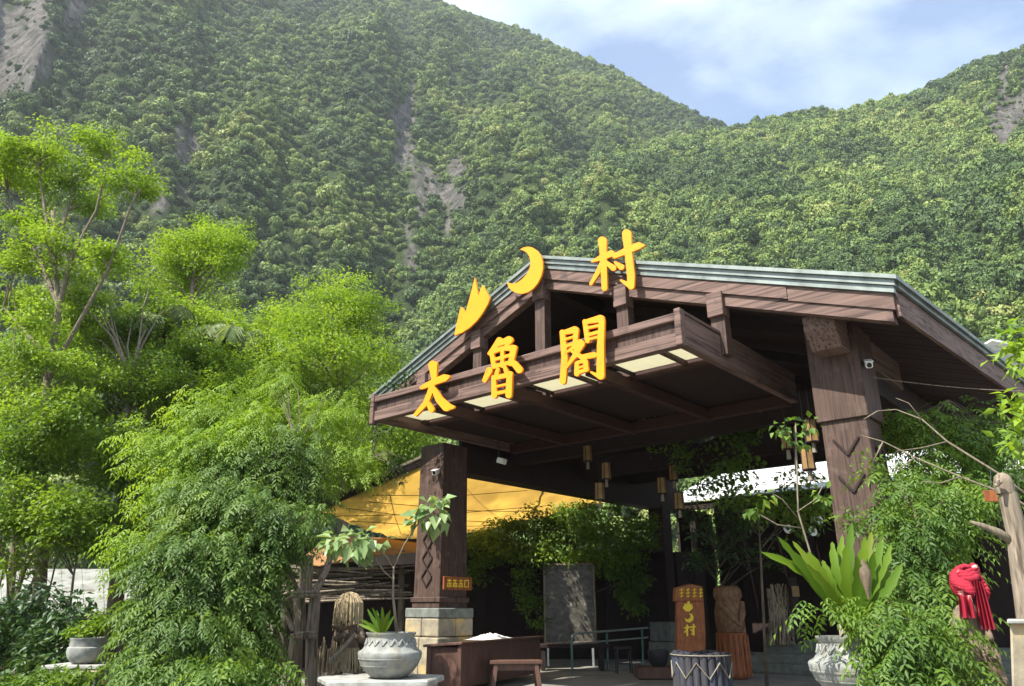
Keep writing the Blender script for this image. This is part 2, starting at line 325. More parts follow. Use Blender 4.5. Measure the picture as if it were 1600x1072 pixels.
def crown_proto(seed):
    rng = np.random.default_rng(seed); nl = rng.integers(7, 11); V = []; R = []
    lobes = [(np.array([0, 0, .55]), .62)]
    for i in range(nl):
        a = rng.random()*6.28; d = .35+.35*rng.random(); lobes.append((np.array([d*math.cos(a), d*math.sin(a), .3+.5*rng.random()]), .28+.2*rng.random()))
    for c, r in lobes:
        k = int(380*r*r)+26
        d = rng.normal(size=(k, 3)); d[:, 2] += .35; d /= np.linalg.norm(d, axis=1)[:, None]
        p = c+d*r*(.8+.28*rng.random((k, 1)))
        nn = d+rng.normal(size=(k, 3))*.42; nn /= np.linalg.norm(nn, axis=1)[:, None]
        t = np.cross(nn, rng.normal(size=(k, 3))); t /= np.linalg.norm(t, axis=1)[:, None]; b = np.cross(nn, t)
        s = (.07+.09*rng.random((k, 1)))
        V.append(np.stack([p-t*s, p-b*s*.7, p+t*s, p+b*s*.7], 1)); R.append(np.repeat(np.clip(rng.random(k)*.8+.2*(d[:, 2]), 0, 1), 4))  # upward leaves toned lighter, sunlit crown tops put into the colour
    V = np.concatenate(V).reshape(-1, 3); R = np.concatenate(R); T = np.arange(len(V)).reshape(-1, 4)
    me_o = np_mesh('crown_shape', V, T, forest_m, rnd=R); COL.objects.unlink(me_o); return me_o
forest_m = leafmat('forest_leaves', [(.034, .062, .025), (.072, .120, .034), (.125, .190, .043), (.185, .25, .058), (.25, .27, .088)], trans=.08, rough=.6, spec=.2, inst=True)
protos = bpy.data.collections.new('crown_shapes')
for s in range(8): protos.objects.link(crown_proto(s))

def scatter(name, label, cat, A, scl, rot, idx, tint):
    me = bpy.data.meshes.new(name); me.vertices.add(len(A)); me.vertices.foreach_set('co', A.astype(np.float32).ravel())
    for nm, ty, arr in (('scl', 'FLOAT_VECTOR', scl), ('rot', 'FLOAT_VECTOR', rot), ('idx', 'INT', idx), ('tint', 'FLOAT', tint)):
        a = me.attributes.new(nm, ty, 'POINT'); a.data.foreach_set('vector' if ty == 'FLOAT_VECTOR' else 'value', arr.astype(np.int32 if ty == 'INT' else np.float32).ravel())
    o = link_mesh(name, me, None); tag(o, label, cat, kind='stuff')
    ng = bpy.data.node_groups.new('plant_crowns', 'GeometryNodeTree')
    ng.interface.new_socket('Geometry', in_out='INPUT', socket_type='NodeSocketGeometry'); ng.interface.new_socket('Geometry', in_out='OUTPUT', socket_type='NodeSocketGeometry')
    gi = ng.nodes.new('NodeGroupInput'); go = ng.nodes.new('NodeGroupOutput'); ip = ng.nodes.new('GeometryNodeInstanceOnPoints'); ci = ng.nodes.new('GeometryNodeCollectionInfo')
    ci.inputs[0].default_value = protos; ci.inputs['Separate Children'].default_value = True; ci.inputs['Reset Children'].default_value = True
    def attr(nm, ty):
        a = ng.nodes.new('GeometryNodeInputNamedAttribute'); a.data_type = ty; a.inputs[0].default_value = nm; return a.outputs[0]
    L = ng.links.new; L(gi.outputs[0], ip.inputs['Points']); L(ci.outputs[0], ip.inputs['Instance']); ip.inputs['Pick Instance'].default_value = True
    L(attr('idx', 'INT'), ip.inputs['Instance Index'])
    e2r = ng.nodes.new('FunctionNodeEulerToRotation'); L(attr('rot', 'FLOAT_VECTOR'), e2r.inputs[0]); L(e2r.outputs[0], ip.inputs['Rotation'])
    L(attr('scl', 'FLOAT_VECTOR'), ip.inputs['Scale']); L(ip.outputs[0], go.inputs[0])
    md = o.modifiers.new('crowns', 'NODES'); md.node_group = ng; return o

def plant_hill(nm, T, r0, amp, seed, n, label, warm):
    o, A, rk, px, py = hill(nm, T, r0, amp, seed, n, label); rng = np.random.default_rng(seed+9); k = len(A)
    s = (1.5+1.5*rng.random(k)+2.3*(rng.random(k) < .16)*rng.random(k))*np.where(rk > .3, .22+.6*rng.random(k)**2, 1)*(.82+.3*np.clip(np.hypot(A[:, 0], A[:, 1])/600, 0, 1))
    tint = np.array([noise.noise((a[0]*.017, a[1]*.017, a[2]*.017+seed)) for a in A])*.7+.20+warm+rng.normal(size=k)*.2
    tint = np.clip(tint, 0, .85)
    scl = np.stack([s, s, s*(.8+.75*rng.random(k))], 1); rot = np.stack([rng.normal(size=k)*.15, rng.normal(size=k)*.15, rng.random(k)*6.28], 1)
    A = A.copy(); A[:, 2] -= s*.15
    return scatter(nm+'_forest', label, 'forest', A, scl, rot, rng.integers(0, 8, k), tint)
plant_hill('mountain', T1, 150, 50, 1, 24000, 'dense green forest covering the tall mountain behind the entrance', 0.0)
plant_hill('mountain_spur', T2, 120, 28, 2, 21000, 'lighter green forest covering the lower ridge on the right', 0.07)
# ------------------------------------------------------------------ entrance hall
hall = thing('entrance_hall', 'dark brown timber entrance hall with a wide gabled roof and two thick pillars', 'building', W(4.9, 4, 0))
PK_A, PK_Z, RB = 5.38, 8.92, -1.0           # ridge position, ridge height, front plane of the roof
RA, RZ = -1.47, 6.36                        # right eave
LA = 10.95; SL = (PK_Z-RZ)/(PK_A-RA); LZ = PK_Z-(LA-PK_A)*SL*1.03
DEPTH = 12.5
def ra(b): return RA-.079*(b+1)
def roof_slab(m, z_off, th, b0, b1, ext=0.0):
    for (aA, zA) in (('R', 0), ('L', 0)):
        q = []
        for dz in (-th, 0):
            for b in (b0, b1):
                a_e, z_e = ((ra(b)-ext, RZ-ext*SL) if aA == 'R' else (LA+ext, LZ-ext*SL))
                q.append((W(PK_A, b, PK_Z+z_off+dz), W(a_e, b, z_e+z_off+dz)))
        lo0, lo1, hi0, hi1 = q
        m.hexa([lo0[0], lo0[1], lo1[1], lo1[0], hi0[0], hi0[1], hi1[1], hi1[0]])
rf = part('roof', metal, hall, lambda m: roof_slab(m, 0, .07, RB-.12, DEPTH+.3, .08))
# stepped metal edging along the rake and the right eave
def rake_pt(a, b, dz):
    return W(a, b, (PK_Z-(PK_A-a)*SL if a < PK_A else PK_Z-(a-PK_A)*SL*1.03)+dz)
def rake_beam(m, a0, a1, b, wd, z0, z1):
    q = [rake_pt(a0, b, z0), rake_pt(a1, b, z0), rake_pt(a1, b+wd, z0), rake_pt(a0, b+wd, z0), rake_pt(a0, b, z1), rake_pt(a1, b, z1), rake_pt(a1, b+wd, z1), rake_pt(a0, b+wd, z1)]
    m.hexa(q)
for k, (dz0, dz1, bb) in enumerate(((-.17, -.075, RB-.07), (-.28, -.175, RB-.03))):
    part('metal_edging', metal, rf, lambda m: (rake_beam(m, RA-.02+k*.03, PK_A, bb, .12, dz0, dz1), rake_beam(m, PK_A, LA, bb, .12, dz0, dz1)))
def eave_strip(m, off, z0, z1, wd):
    q = []
    for z in (z0, z1):
        q += [W(ra(RB)+off, RB+.1, RZ+z), W(ra(DEPTH)+off, DEPTH, RZ+z), W(ra(DEPTH)+off+wd, DEPTH, RZ+z), W(ra(RB)+off+wd, RB+.1, RZ+z)]
    m.hexa(q)
part('metal_edging', metal, rf, lambda m: eave_strip(m, -.035, -.17, -.075, .05))
part('fascia_board', wood_n, hall, lambda m: eave_strip(m, 0.0, -.62, -.30, .06))
part('fascia_board', wood_n, hall, lambda m: eave_strip(m, .025, -.30, -.172, .05))
# standing seams on the roof
for s in range(14):
    b = RB+.4+s*.95
    part('roof_seam', metal, rf, lambda m: (m.beam(rake_pt(PK_A-.1, b, .02), W(ra(b), b, RZ+.02), .05, .05), m.beam(rake_pt(PK_A+.1, b, .02), rake_pt(LA, b, .02), .05, .05)))
# soffit boards (run across the slope, one by one)
nb = 38
for s in range(nb):
    b0 = RB+.10+s*(DEPTH-RB-.1)/nb; b1 = b0+(DEPTH-RB-.1)/nb-.015; dz = -.30-(s % 3)*.006
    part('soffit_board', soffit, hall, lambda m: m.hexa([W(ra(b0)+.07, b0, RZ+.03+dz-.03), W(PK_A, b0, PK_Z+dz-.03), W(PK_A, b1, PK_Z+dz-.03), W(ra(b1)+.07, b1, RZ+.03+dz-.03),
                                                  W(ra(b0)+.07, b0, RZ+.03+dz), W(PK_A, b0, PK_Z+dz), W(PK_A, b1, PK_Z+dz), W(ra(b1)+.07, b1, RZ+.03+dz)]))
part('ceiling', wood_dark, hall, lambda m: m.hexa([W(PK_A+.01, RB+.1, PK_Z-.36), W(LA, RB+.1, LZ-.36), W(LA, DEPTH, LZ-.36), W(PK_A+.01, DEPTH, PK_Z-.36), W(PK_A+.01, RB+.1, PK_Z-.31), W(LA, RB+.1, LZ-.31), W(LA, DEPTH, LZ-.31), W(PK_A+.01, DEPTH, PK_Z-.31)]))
# rake beams
part('rake_beam', wood_h, hall, lambda m: rake_beam(m, .15, PK_A, RB, .16, -.52, -.29))
part('rake_beam', wood_h, hall, lambda m: rake_beam(m, RA+.1, PK_A-.01, RB+.05, .20, -.74, -.525))
part('rake_beam', wood_h, hall, lambda m: rake_beam(m, PK_A+.004, LA, RB, .16, -.52, -.29))
part('rake_beam', wood_h, hall, lambda m: rake_beam(m, PK_A+.014, LA, RB+.05, .20, -.74, -.525))
part('rake_end', wood_h, hall, lambda m: rake_beam(m, RA+.05, .146, RB+.02, .16, -.545, -.285))
# short posts between canopy and roof
for k, a in enumerate((1.42, 3.38, 5.46, 7.32, 9.14)):
    zt = PK_Z-abs(PK_A-a)*SL
    part('gable_post', wood, hall, lambda m: m.bb(a-.13, a+.13, RB+.03, RB+.25, 5.75, zt-.75))
    part('gable_post_cap', wood_h, hall, lambda m: m.bb(a-.15, a+.15, RB-.05, RB+.23, zt-.98, zt-.53), bevel=.01)
part('gable_tie_beam', wood_dark, hall, lambda m: m.bb(1.6, 9.1, RB+.3, RB+.5, 5.84, 6.0))
part('ridge_beam', wood_dark, hall, lambda m: m.bb(PK_A-.12, PK_A+.12, RB+.2, DEPTH, PK_Z-.75, PK_Z-.37))
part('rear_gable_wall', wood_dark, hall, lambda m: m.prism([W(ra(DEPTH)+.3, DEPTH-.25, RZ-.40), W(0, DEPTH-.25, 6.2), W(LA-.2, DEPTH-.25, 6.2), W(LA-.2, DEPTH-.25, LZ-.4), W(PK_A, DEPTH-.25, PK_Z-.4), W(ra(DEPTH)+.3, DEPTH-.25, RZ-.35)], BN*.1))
for b in (2.9, 6.0, 9.0):
    part('tie_beam', wood_dark, hall, lambda m: m.bb(0, 9.8, b, b+.3, 5.58 if b > 8 else 5.35, 5.9))
for b in (1.2, 4.4, 7.6, 10.6):
    part('rafter', wood_dark, hall, lambda m: (m.beam(W(.2, b, 6.45), W(PK_A, b, PK_Z-.5), .14, .22), m.beam(W(LA-.3, b, LZ-.5), W(PK_A, b, PK_Z-.5), .14, .22)))
part('side_beam', wood_dark, hall, lambda m: m.bb(9.55, 10.1, .85, DEPTH-.3, 4.88, 5.5))
part('side_beam', wood_dark, hall, lambda m: m.bb(-.35, .1, .8, DEPTH-.3, 5.25, 5.85))
part('side_wall_board', wood_dark, hall, lambda m: m.bb(9.75, 9.85, 1.0, DEPTH-.3, 5.5, 6.9))
# bracket beam above the right pillar
part('bracket_beam', wood_n, hall, lambda m: m.prism([W(-.44, RB+.30, 6.17), W(-.44, RB+.30, 5.92), W(-.44, RB+.55, 5.62), W(-.44, 3, 5.62), W(-.44, 3, 6.17)], BE*.5), bevel=.01)
# pillars
def pillar(a0, a1, b0, b1, ztop, zcol, cham, sleeve):
    t = .03
    sh = part('pillar', wood, hall, lambda m: m.bb(a0, a1, b0, b1, 1.84, ztop, t, t), bevel=.012)
    part('plinth', wood, sh, lambda m: m.bb(a0-.05, a1+.05, b0-.05, b1+.05, 1.74, 1.86), bevel=.015)
    part('plinth', wood, sh, lambda m: m.bb(a0-.02, a1+.02, b0-.02, b1+.02, 1.62, 1.738), bevel=.01)
    part('plinth', stone_g, sh, lambda m: m.bb(a0-.13, a1+.13, b0-.13, b1+.13, 1.40, 1.618), bevel=.02)
    for i in range(2):
        for j in range(2):
            am, bm = (a0+a1)/2, (b0+b1)/2
            x0, x1 = (a0-.12, am-.006) if i == 0 else (am+.006, a1+.12); y0, y1 = (b0-.12, bm-.006) if j == 0 else (bm+.006, b1+.12)
            part('base_stone', stone_y, sh, lambda m: m.bb(x0, x1, y0, y1, 1.0, 1.395), bevel=.03, seg=2)
            part('base_stone', stone_y, sh, lambda m: m.bb(x0-(.06 if i == 0 else 0), x1+(.06 if i else 0), y0-(.06 if j == 0 else 0), y1+(.06 if j else 0), -.02, .985), bevel=.03, seg=2)
    if sleeve: part('sleeve', wood, sh, lambda m: m.bb(a0-.035, a1+.035, b0-.035, b1+.035, sleeve, ztop+.02), bevel=.012)
    c = (a0+a1)/2; wv = (a1-a0)*.27
    return sh
def lath(sh, p, q, th=.045, wd=.034, nrm=BN):
    part('lath', wood_dark, sh, lambda m: m.beam(np.array(p), np.array(q), wd, th, up=nrm))  # dark colour stands in for the shadow line along each lath
PLL = pillar(9.36, 10.26, 0, .9, 5.5, 1.84, True, None)
PLR = pillar(-.51, .25, 0, .78, 6.1, 1.84, False, 4.53)
def vee(sh, face, c, z, hw, h, fixed, up=False, low=1.84, top=5.5):
    fo = fixed
    s = 1 if not up else -1
    def pt(u, zz):
        off = .03*(zz-low)/(top-low)
        return W(u, fo+off-.008, zz) if face == 'front' else W(fo+off-.008, u, zz)
    nrm = BN if face == 'front' else BE
    lath(sh, pt(c-hw, z), pt(c, z-s*h), nrm=nrm); lath(sh, pt(c+hw, z), pt(c+.0, z-s*h-.002), nrm=nrm)
for z in (4.22, 3.62, 3.02, 2.45): vee(PLR, 'front', -.13, z, .2, .27, 0, low=1.84, top=6.1)
for z in (4.05, 3.45): vee(PLR, 'side', .39, z, .19, .3, -.51, low=1.84, top=6.1)
for z in (3.15, 2.72, 2.29): 
    vee(PLL, 'front', 9.81, z, .17, .2, 0); vee(PLL, 'front', 9.81, z+.02, .17, .2, 0, up=True)
part('pillar', wood_dark, hall, lambda m: m.bb(9.5, 10.05, 10.6, 11.15, 1.2, 5.0))
for k in range(2): part('base_stone', stone_g, hall, lambda m: m.bb(9.36-.05*k, 10.19+.05*k, 10.46-.05*k, 11.29+.05*k, 1.2-.61*(k+1), 1.2-.61*k-.012), bevel=.02)
part('pillar', wood_dark, hall, lambda m: m.bb(-.4, .2, 10.6, 11.2, 0, 5.3))

# ------------------------------------------------------------------ canopy hung between the pillars
CB, CB2, CA0, CA1 = -2.35, 2.4, 1.41, 9.27
can = thing('timber_canopy', 'flat brown timber canopy projecting in front of the gable with cream panels underneath', 'canopy', W(5.3, CB, 5.6))
part('top_rail', wood_h, can, lambda m: m.bb(CA0+.1, CA1-.1, CB-.03, CB+.10, 6.00, 6.14), bevel=.01)
part('fascia_board', wood, can, lambda m: m.bb(CA0+.1, CA1-.1, CB+.05, CB+.10, 5.80, 5.998))
part('bottom_rail', wood_h, can, lambda m: m.bb(CA0+.1, CA1-.1, CB-.01, CB+.16, 5.57, 5.798), bevel=.01)
part('corner_post', wood_h, can, lambda m: m.bb(CA0-.02, CA0+.098, CB-.05, CB+.11, 5.56, 6.20), bevel=.01)
part('corner_post', wood_h, can, lambda m: m.bb(CA1-.098, CA1+.02, CB-.05, CB+.11, 5.50, 6.20), bevel=.01)
part('side_beam', wood_n, can, lambda m: m.bb(CA0, CA0+.14, CB+.112, CB2, 5.58, 6.13), bevel=.01)
part('side_beam', wood_n, can, lambda m: m.bb(CA1-.14, CA1, CB+.112, CB2, 5.58, 6.10), bevel=.01)
part('side_cap', wood_n, can, lambda m: m.bb(CA0-.02, CA0+.16, CB+.112, CB2, 6.132, 6.18))
NA = 4
for k in range(1, NA):
    a = CA0+(CA1-CA0)*k/NA
    part('rafter', soffit, can, lambda m: m.bb(a-.07, a+.07, CB+.162, CB2, 5.50, 5.72))  # darker wood than the rails, underside shade put into the colour
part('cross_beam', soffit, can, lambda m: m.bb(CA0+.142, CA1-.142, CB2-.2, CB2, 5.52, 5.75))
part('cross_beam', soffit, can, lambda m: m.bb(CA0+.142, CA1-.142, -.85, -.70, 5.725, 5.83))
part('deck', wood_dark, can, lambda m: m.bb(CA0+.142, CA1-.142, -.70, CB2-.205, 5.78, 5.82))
for k in range(NA):
    a0 = CA0+(CA1-CA0)*k/NA+.08; a1 = CA0+(CA1-CA0)*(k+1)/NA-.08; am = a0+(a1-a0)*.38
    part('panel', panel_m, can, lambda m: m.bb(a0+.07, am-.04, CB+.20, -.9, 5.83, 5.845))
    part('panel', panel_m, can, lambda m: m.bb(am+.04, a1-.05, CB+.20, -.9, 5.83, 5.845))
    part('panel_batten', wood, can, lambda m: m.bb(am-.045, am+.045, CB+.162, -.86, 5.76, 5.828))
    part('panel_frame', wood_dark, can, lambda m: (m.bb(a0, a1, CB+.162, CB+.22, 5.77, 5.828), m.bb(a0, a0+.075, CB+.222, -.86, 5.77, 5.828), m.bb(a1-.055, a1, CB+.222, -.86, 5.77, 5.828)))

# ------------------------------------------------------------------ cameras and cable on the pillars
def cctv(label, p, dirv):
    t = thing('security_camera', label, 'camera', p, None); d = norm(dirv)
    part('camera_body', white_p, t, lambda m: m.beam(p-d*.13, p+d*.13, .11, .11), bevel=.02)
    part('camera_hood', white_p, t, lambda m: m.beam(p-d*.1+UP*.066, p+d*.18+UP*.066, .13, .015))
    part('lens', black_p, t, lambda m: m.tube([p+d*.128, p+d*.142], .04, 12))
    part('mount', white_p, t, lambda m: m.beam(p-d*.08-UP*.14, p-d*.08-UP*.05, .06, .06))
cctv('white security camera on the left pillar above the yellow awning', on_b(681, 738, -.12), -BE*.5-BN-UP*.35)
cctv('white security camera high on the right pillar', W(-.62, .15, 5.42), -BE*.4-BN-UP*.5)
def cable(name, label, pts, sag, r, m_):
    c = []
    for p, q in zip(pts[:-1], pts[1:]):
        for t in np.linspace(0, 1, 9)[:-1]: c.append(p*(1-t)+q*t-UP*sag*4*t*(1-t))
    c.append(pts[-1]); o = part(name, m_, None, lambda m: m.tube(c, r, 5), base=pts[0]); return tag(o, label, 'cable')
cable('cable', 'thin pale cable running from the right pillar under the eave', [W(-.6, .4, 5.25), P(1640, 612, 12.2)], .06, .007, log_m)
# ------------------------------------------------------------------ raised characters on the gable and canopy
def stroke_sdf(X, Y, strokes, polys):
    D = np.full(X.shape, 1e9)
    for st in strokes:
        for (x0, y0, r0), (x1, y1, r1) in zip(st[:-1], st[1:]):
            dx, dy = x1-x0, y1-y0; t = np.clip(((X-x0)*dx+(Y-y0)*dy)/(dx*dx+dy*dy+1e-9), 0, 1)
            D = np.minimum(D, np.hypot(X-x0-t*dx, Y-y0-t*dy)-(r0+t*(r1-r0)))
    for po in polys:
        n = len(po); ins = np.zeros(X.shape, bool); dm = np.full(X.shape, 1e9)
        for i in range(n):
            (x0, y0), (x1, y1) = po[i], po[(i+1) % n]; dx, dy = x1-x0, y1-y0
            t = np.clip(((X-x0)*dx+(Y-y0)*dy)/(dx*dx+dy*dy+1e-9), 0, 1); dm = np.minimum(dm, np.hypot(X-x0-t*dx, Y-y0-t*dy))
            c = ((y0 > Y) != (y1 > Y)) & (X < dx*(Y-y0)/(dy if abs(dy) > 1e-9 else 1e-9)+x0); ins ^= c
        D = np.minimum(D, np.where(ins, -dm, dm))
    return D
def glyph_mesh(m, strokes, polys, step, fn, ex, pad=4):
    xs = [p[0] for s in strokes for p in s]+[p[0] for q in polys for p in q]; ys = [p[1] for s in strokes for p in s]+[p[1] for q in polys for p in q]
    rm = max([p[2] for s in strokes for p in s]+[0])+pad
    gx = np.arange(min(xs)-rm, max(xs)+rm, step); gy = np.arange(min(ys)-rm, max(ys)+rm, step)
    X, Y = np.meshgrid(gx, gy); D = stroke_sdf(X, Y, strokes, polys)
    vid = {}; vs = []; fs = []; edges = {}
    def vert(key, x, y):
        if key not in vid: vid[key] = len(vs); vs.append(fn(x, y))
        return vid[key]
    for i in range(len(gy)-1):
        for j in range(len(gx)-1):
            q = [(i, j), (i, j+1), (i+1, j+1), (i+1, j)]; d = [D[a] for a in q]
            if min(d) >= 0: continue
            loop = []
            for k in range(4):
                a, b = q[k], q[(k+1) % 4]; da, db = d[k], d[(k+1) % 4]
                if da < 0: loop.append(vert(('v',)+a, gx[a[1]], gy[a[0]]))
                if (da < 0) != (db < 0):
                    t = da/(da-db); lo, hi = (a, b) if a < b else (b, a)
                    loop.append(vert(('e', lo, hi), gx[a[1]]+(gx[b[1]]-gx[a[1]])*t, gy[a[0]]+(gy[b[0]]-gy[a[0]])*t))
            fs.append(tuple(loop))
            for k in range(len(loop)):
                e = (loop[k], loop[(k+1) % len(loop)]); 
                if (e[1], e[0]) in edges: edges.pop((e[1], e[0]))
                else: edges[e] = 1
    n = len(vs); ex = np.asarray(ex); allv = vs+[v+ex for v in vs]; fa = [f[::-1] for f in fs]+[tuple(x+n for x in f) for f in fs]
    fa += [(a, b, b+n, a+n) for a, b in edges]
    m.add(allv, fa)
zA = lambda x, y: (700+x/5, 350+y/5)
zB = lambda x, y: (640+x/5, 480+y/5)
def sign(label, strokes, polys, conv, b, th=.05):
    st = [[(*conv(x, y), r/5) for x, y, r in s] for s in strokes]; po = [[conv(x, y) for x, y in q] for q in polys]
    m = MB(); glyph_mesh(m, st, po, .9, lambda x, y: on_b(x, y, b), BN*th)
    V = np.array(m.V); c = V.mean(0); c[2] = V[:, 2].min()
    o = m.build('raised_character_sign', letter_m, base=c, bevel=0); rods = MB(); lo_, hi_ = V.min(0), V.max(0)
    for f in (.3, .5, .72):
        q = V[np.argmin(np.linalg.norm(V-(lo_*(1-f)+hi_*f)*[1, 1, 0]-[0, 0, (lo_[2]+hi_[2])/2], axis=1))]; rods.tube([q+BN*(th-.02), q+BN*.26], .02, 6)
    rods.build('mounting_rods', wood_dark, o)
    tag(o, label, 'sign', 'orange yellow sign characters on the entrance'); return o
sign('orange yellow character 村 standing on the right slope of the roof edge', [
    [(1205, 132, 34), (1210, 200, 27), (1222, 500, 22)], [(1125, 292, 8), (1200, 260, 22), (1275, 230, 24)], [(1212, 290, 20), (1165, 385, 17), (1115, 468, 12)], [(1235, 300, 14), (1290, 342, 24)],
    [(1300, 250, 18), (1400, 205, 26), (1490, 168, 26), (1528, 166, 8)], [(1395, 78, 36), (1405, 200, 28), (1428, 400, 30), (1428, 485, 26)], [(1428, 485, 24), (1350, 440, 8)], [(1305, 300, 10), (1352, 335, 24)]], [], zA, RB-.22)
sign('orange yellow crescent moon emblem at the peak of the gable', [], [[(560, 200), (590, 183), (625, 177), (660, 184), (695, 207), (725, 248), (740, 300), (741, 350), (728, 405), (700, 462), (665, 505), (625, 533), (580, 545), (540, 540), (505, 525), (475, 500), (460, 455), (500, 466), (540, 458), (580, 430), (615, 390), (638, 345), (645, 300), (637, 255), (615, 222), (585, 206)]], zA, RB-.24)
sign('orange yellow jagged mountain emblem on the left slope of the roof edge', [], [[(50, 872), (62, 800), (100, 645), (137, 690), (165, 590), (210, 418), (236, 560), (270, 476), (326, 580), (312, 622), (270, 695), (225, 755), (170, 808), (110, 848)]], zA, RB-.24)
sign('orange yellow character 太 at the left end of the canopy front', [
    [(180, 452, 34), (190, 560, 20)], [(92, 628, 14), (170, 592, 22), (270, 552, 28), (292, 545, 18)], [(190, 560, 20), (152, 680, 20), (122, 752, 20), (45, 838, 14)], [(172, 612, 14), (230, 722, 28), (285, 778, 34), (335, 780, 14)], [(140, 742, 14), (168, 800, 22)]], [], zB, CB-.24)
sign('orange yellow character 魯 in the middle left of the canopy front', [
    [(700, 256, 22), (655, 325, 20), (622, 362, 14)], [(700, 285, 18), (775, 252, 26)], [(790, 258, 16), (740, 320, 12)], [(628, 358, 16), (715, 322, 16), (812, 318, 24)], [(640, 362, 17), (658, 465, 17)], [(812, 320, 24), (788, 440, 20)],
    [(655, 410, 12), (790, 372, 12)], [(660, 462, 15), (790, 430, 15)], [(722, 320, 14), (722, 460, 14)],
    [(622, 492, 24), (585, 570, 18)], [(688, 485, 14), (678, 520, 16)], [(742, 470, 14), (752, 500, 16)], [(815, 440, 24), (855, 490, 26)],
    [(655, 545, 16), (660, 690, 22)], [(780, 520, 22), (772, 688, 24)], [(660, 552, 17), (785, 525, 19)], [(665, 622, 9), (770, 598, 9)], [(665, 675, 13), (770, 652, 13)]], [], zB, CB-.24)
sign('large orange yellow character 閣 in the middle right of the canopy front', [
    [(1192, 195, 20), (1210, 400, 24), (1195, 578, 24)], [(1195, 200, 16), (1290, 175, 26)], [(1300, 180, 20), (1290, 290, 17)], [(1215, 250, 9), (1285, 228, 9)], [(1215, 305, 12), (1285, 282, 12)],
    [(1368, 112, 18), (1388, 262, 18)], [(1370, 115, 16), (1490, 88, 28)], [(1500, 105, 22), (1490, 300, 27), (1490, 535, 30)], [(1486, 545, 18), (1418, 508, 8)], [(1395, 160, 11), (1475, 142, 11)], [(1395, 215, 13), (1475, 192, 13)], [(1395, 250, 10), (1470, 232, 10)],
    [(1330, 272, 22), (1290, 375, 18), (1225, 468, 10)], [(1235, 345, 8), (1300, 300, 18), (1345, 285, 22)], [(1345, 290, 20), (1290, 385, 15)], [(1268, 345, 10), (1345, 390, 20), (1440, 372, 22)],
    [(1305, 440, 16), (1305, 520, 20)], [(1372, 425, 20), (1378, 488, 18)], [(1310, 432, 13), (1372, 415, 13)], [(1315, 475, 8), (1370, 455, 8)], [(1310, 512, 14), (1385, 485, 14)]], [], zB, CB-.24)
# ------------------------------------------------------------------ foliage helpers
def unit(a): return a/(np.linalg.norm(a, axis=-1, keepdims=True)+1e-9)
def leaf_mesh(pos, ax, nr, ln, wd, fold, rng, droop=0.12, base_r=None):
    """diamond leaves folded along the midrib; returns verts, tris, per-vertex random"""
    k = len(pos); ax = unit(ax); sd_ = unit(np.cross(ax, nr)); nn = np.cross(sd_, ax); ln = ln[:, None]; w_ = ln*wd
    v0 = pos; tip = pos+ax*ln-nn*ln*droop; m = pos+ax*ln*.42
    l = m+sd_*w_*.5+nn*w_*fold; r = m-sd_*w_*.5+nn*w_*fold
    V = np.stack([v0, l, tip, r], 1).reshape(-1, 3); b = np.arange(k)[:, None]*4
    T = np.concatenate([b+np.array([[0, 2, 1]]), b+np.array([[0, 3, 2]])])
    rr = rng.random(k) if base_r is None else base_r
    return V, T, np.repeat(rr, 4)
def join(parts):
    V, T, R = [], [], []; o = 0
    for v, t, r in parts: V.append(v); T.append(t+o); R.append(r); o += len(v)
    return np.concatenate(V), np.concatenate(T), np.concatenate(R)
def clusters(ells, n, rng, shell=.5):
    """ells: (cx, cy, Y, rx, ry) in photo pixels and metres; returns world centres spread through the crown's volume"""
    tot = sum(e[3]*e[4] for e in ells); C = []
    for cx, cy, Y, rx, ry in ells:
        k = max(1, int(n*rx*ry/tot)); s = mpp(cx, cy, Y); c = P(cx, cy, Y)
        d = unit(rng.normal(size=(k, 3)))*(rng.random((k, 1))**shell)
        C.append(c+d*np.array([rx*s, rx*s*.75, ry*s*1.04]))
    return np.concatenate(C)
def simple_leaves(C, R, per, ln, rng, wd=.5, up=.9, droop=.3, flat=.6, var=.5):
    k = len(C)*per; c = np.repeat(C, per, 0); Rr = np.repeat(R*(.7+.6*rng.random(len(C))), per)[:, None]
    d = unit(rng.normal(size=(k, 3))); d[:, 2] *= flat; p = c+d*Rr*(rng.random((k, 1))**.6)
    ax = unit(d*np.array([1, 1, .4])+rng.normal(size=(k, 3))*.6); ax[:, 2] -= droop
    nr = rng.normal(size=(k, 3))*.45; nr[:, 2] += up
    L = ln*(1-var/2+var*rng.random(k)); cr_ = np.repeat(rng.random(len(C)), per)
    return leaf_mesh(p, ax, nr, L, wd, .12, rng, base_r=np.clip(.45*cr_+.55*rng.random(k), 0, 1))
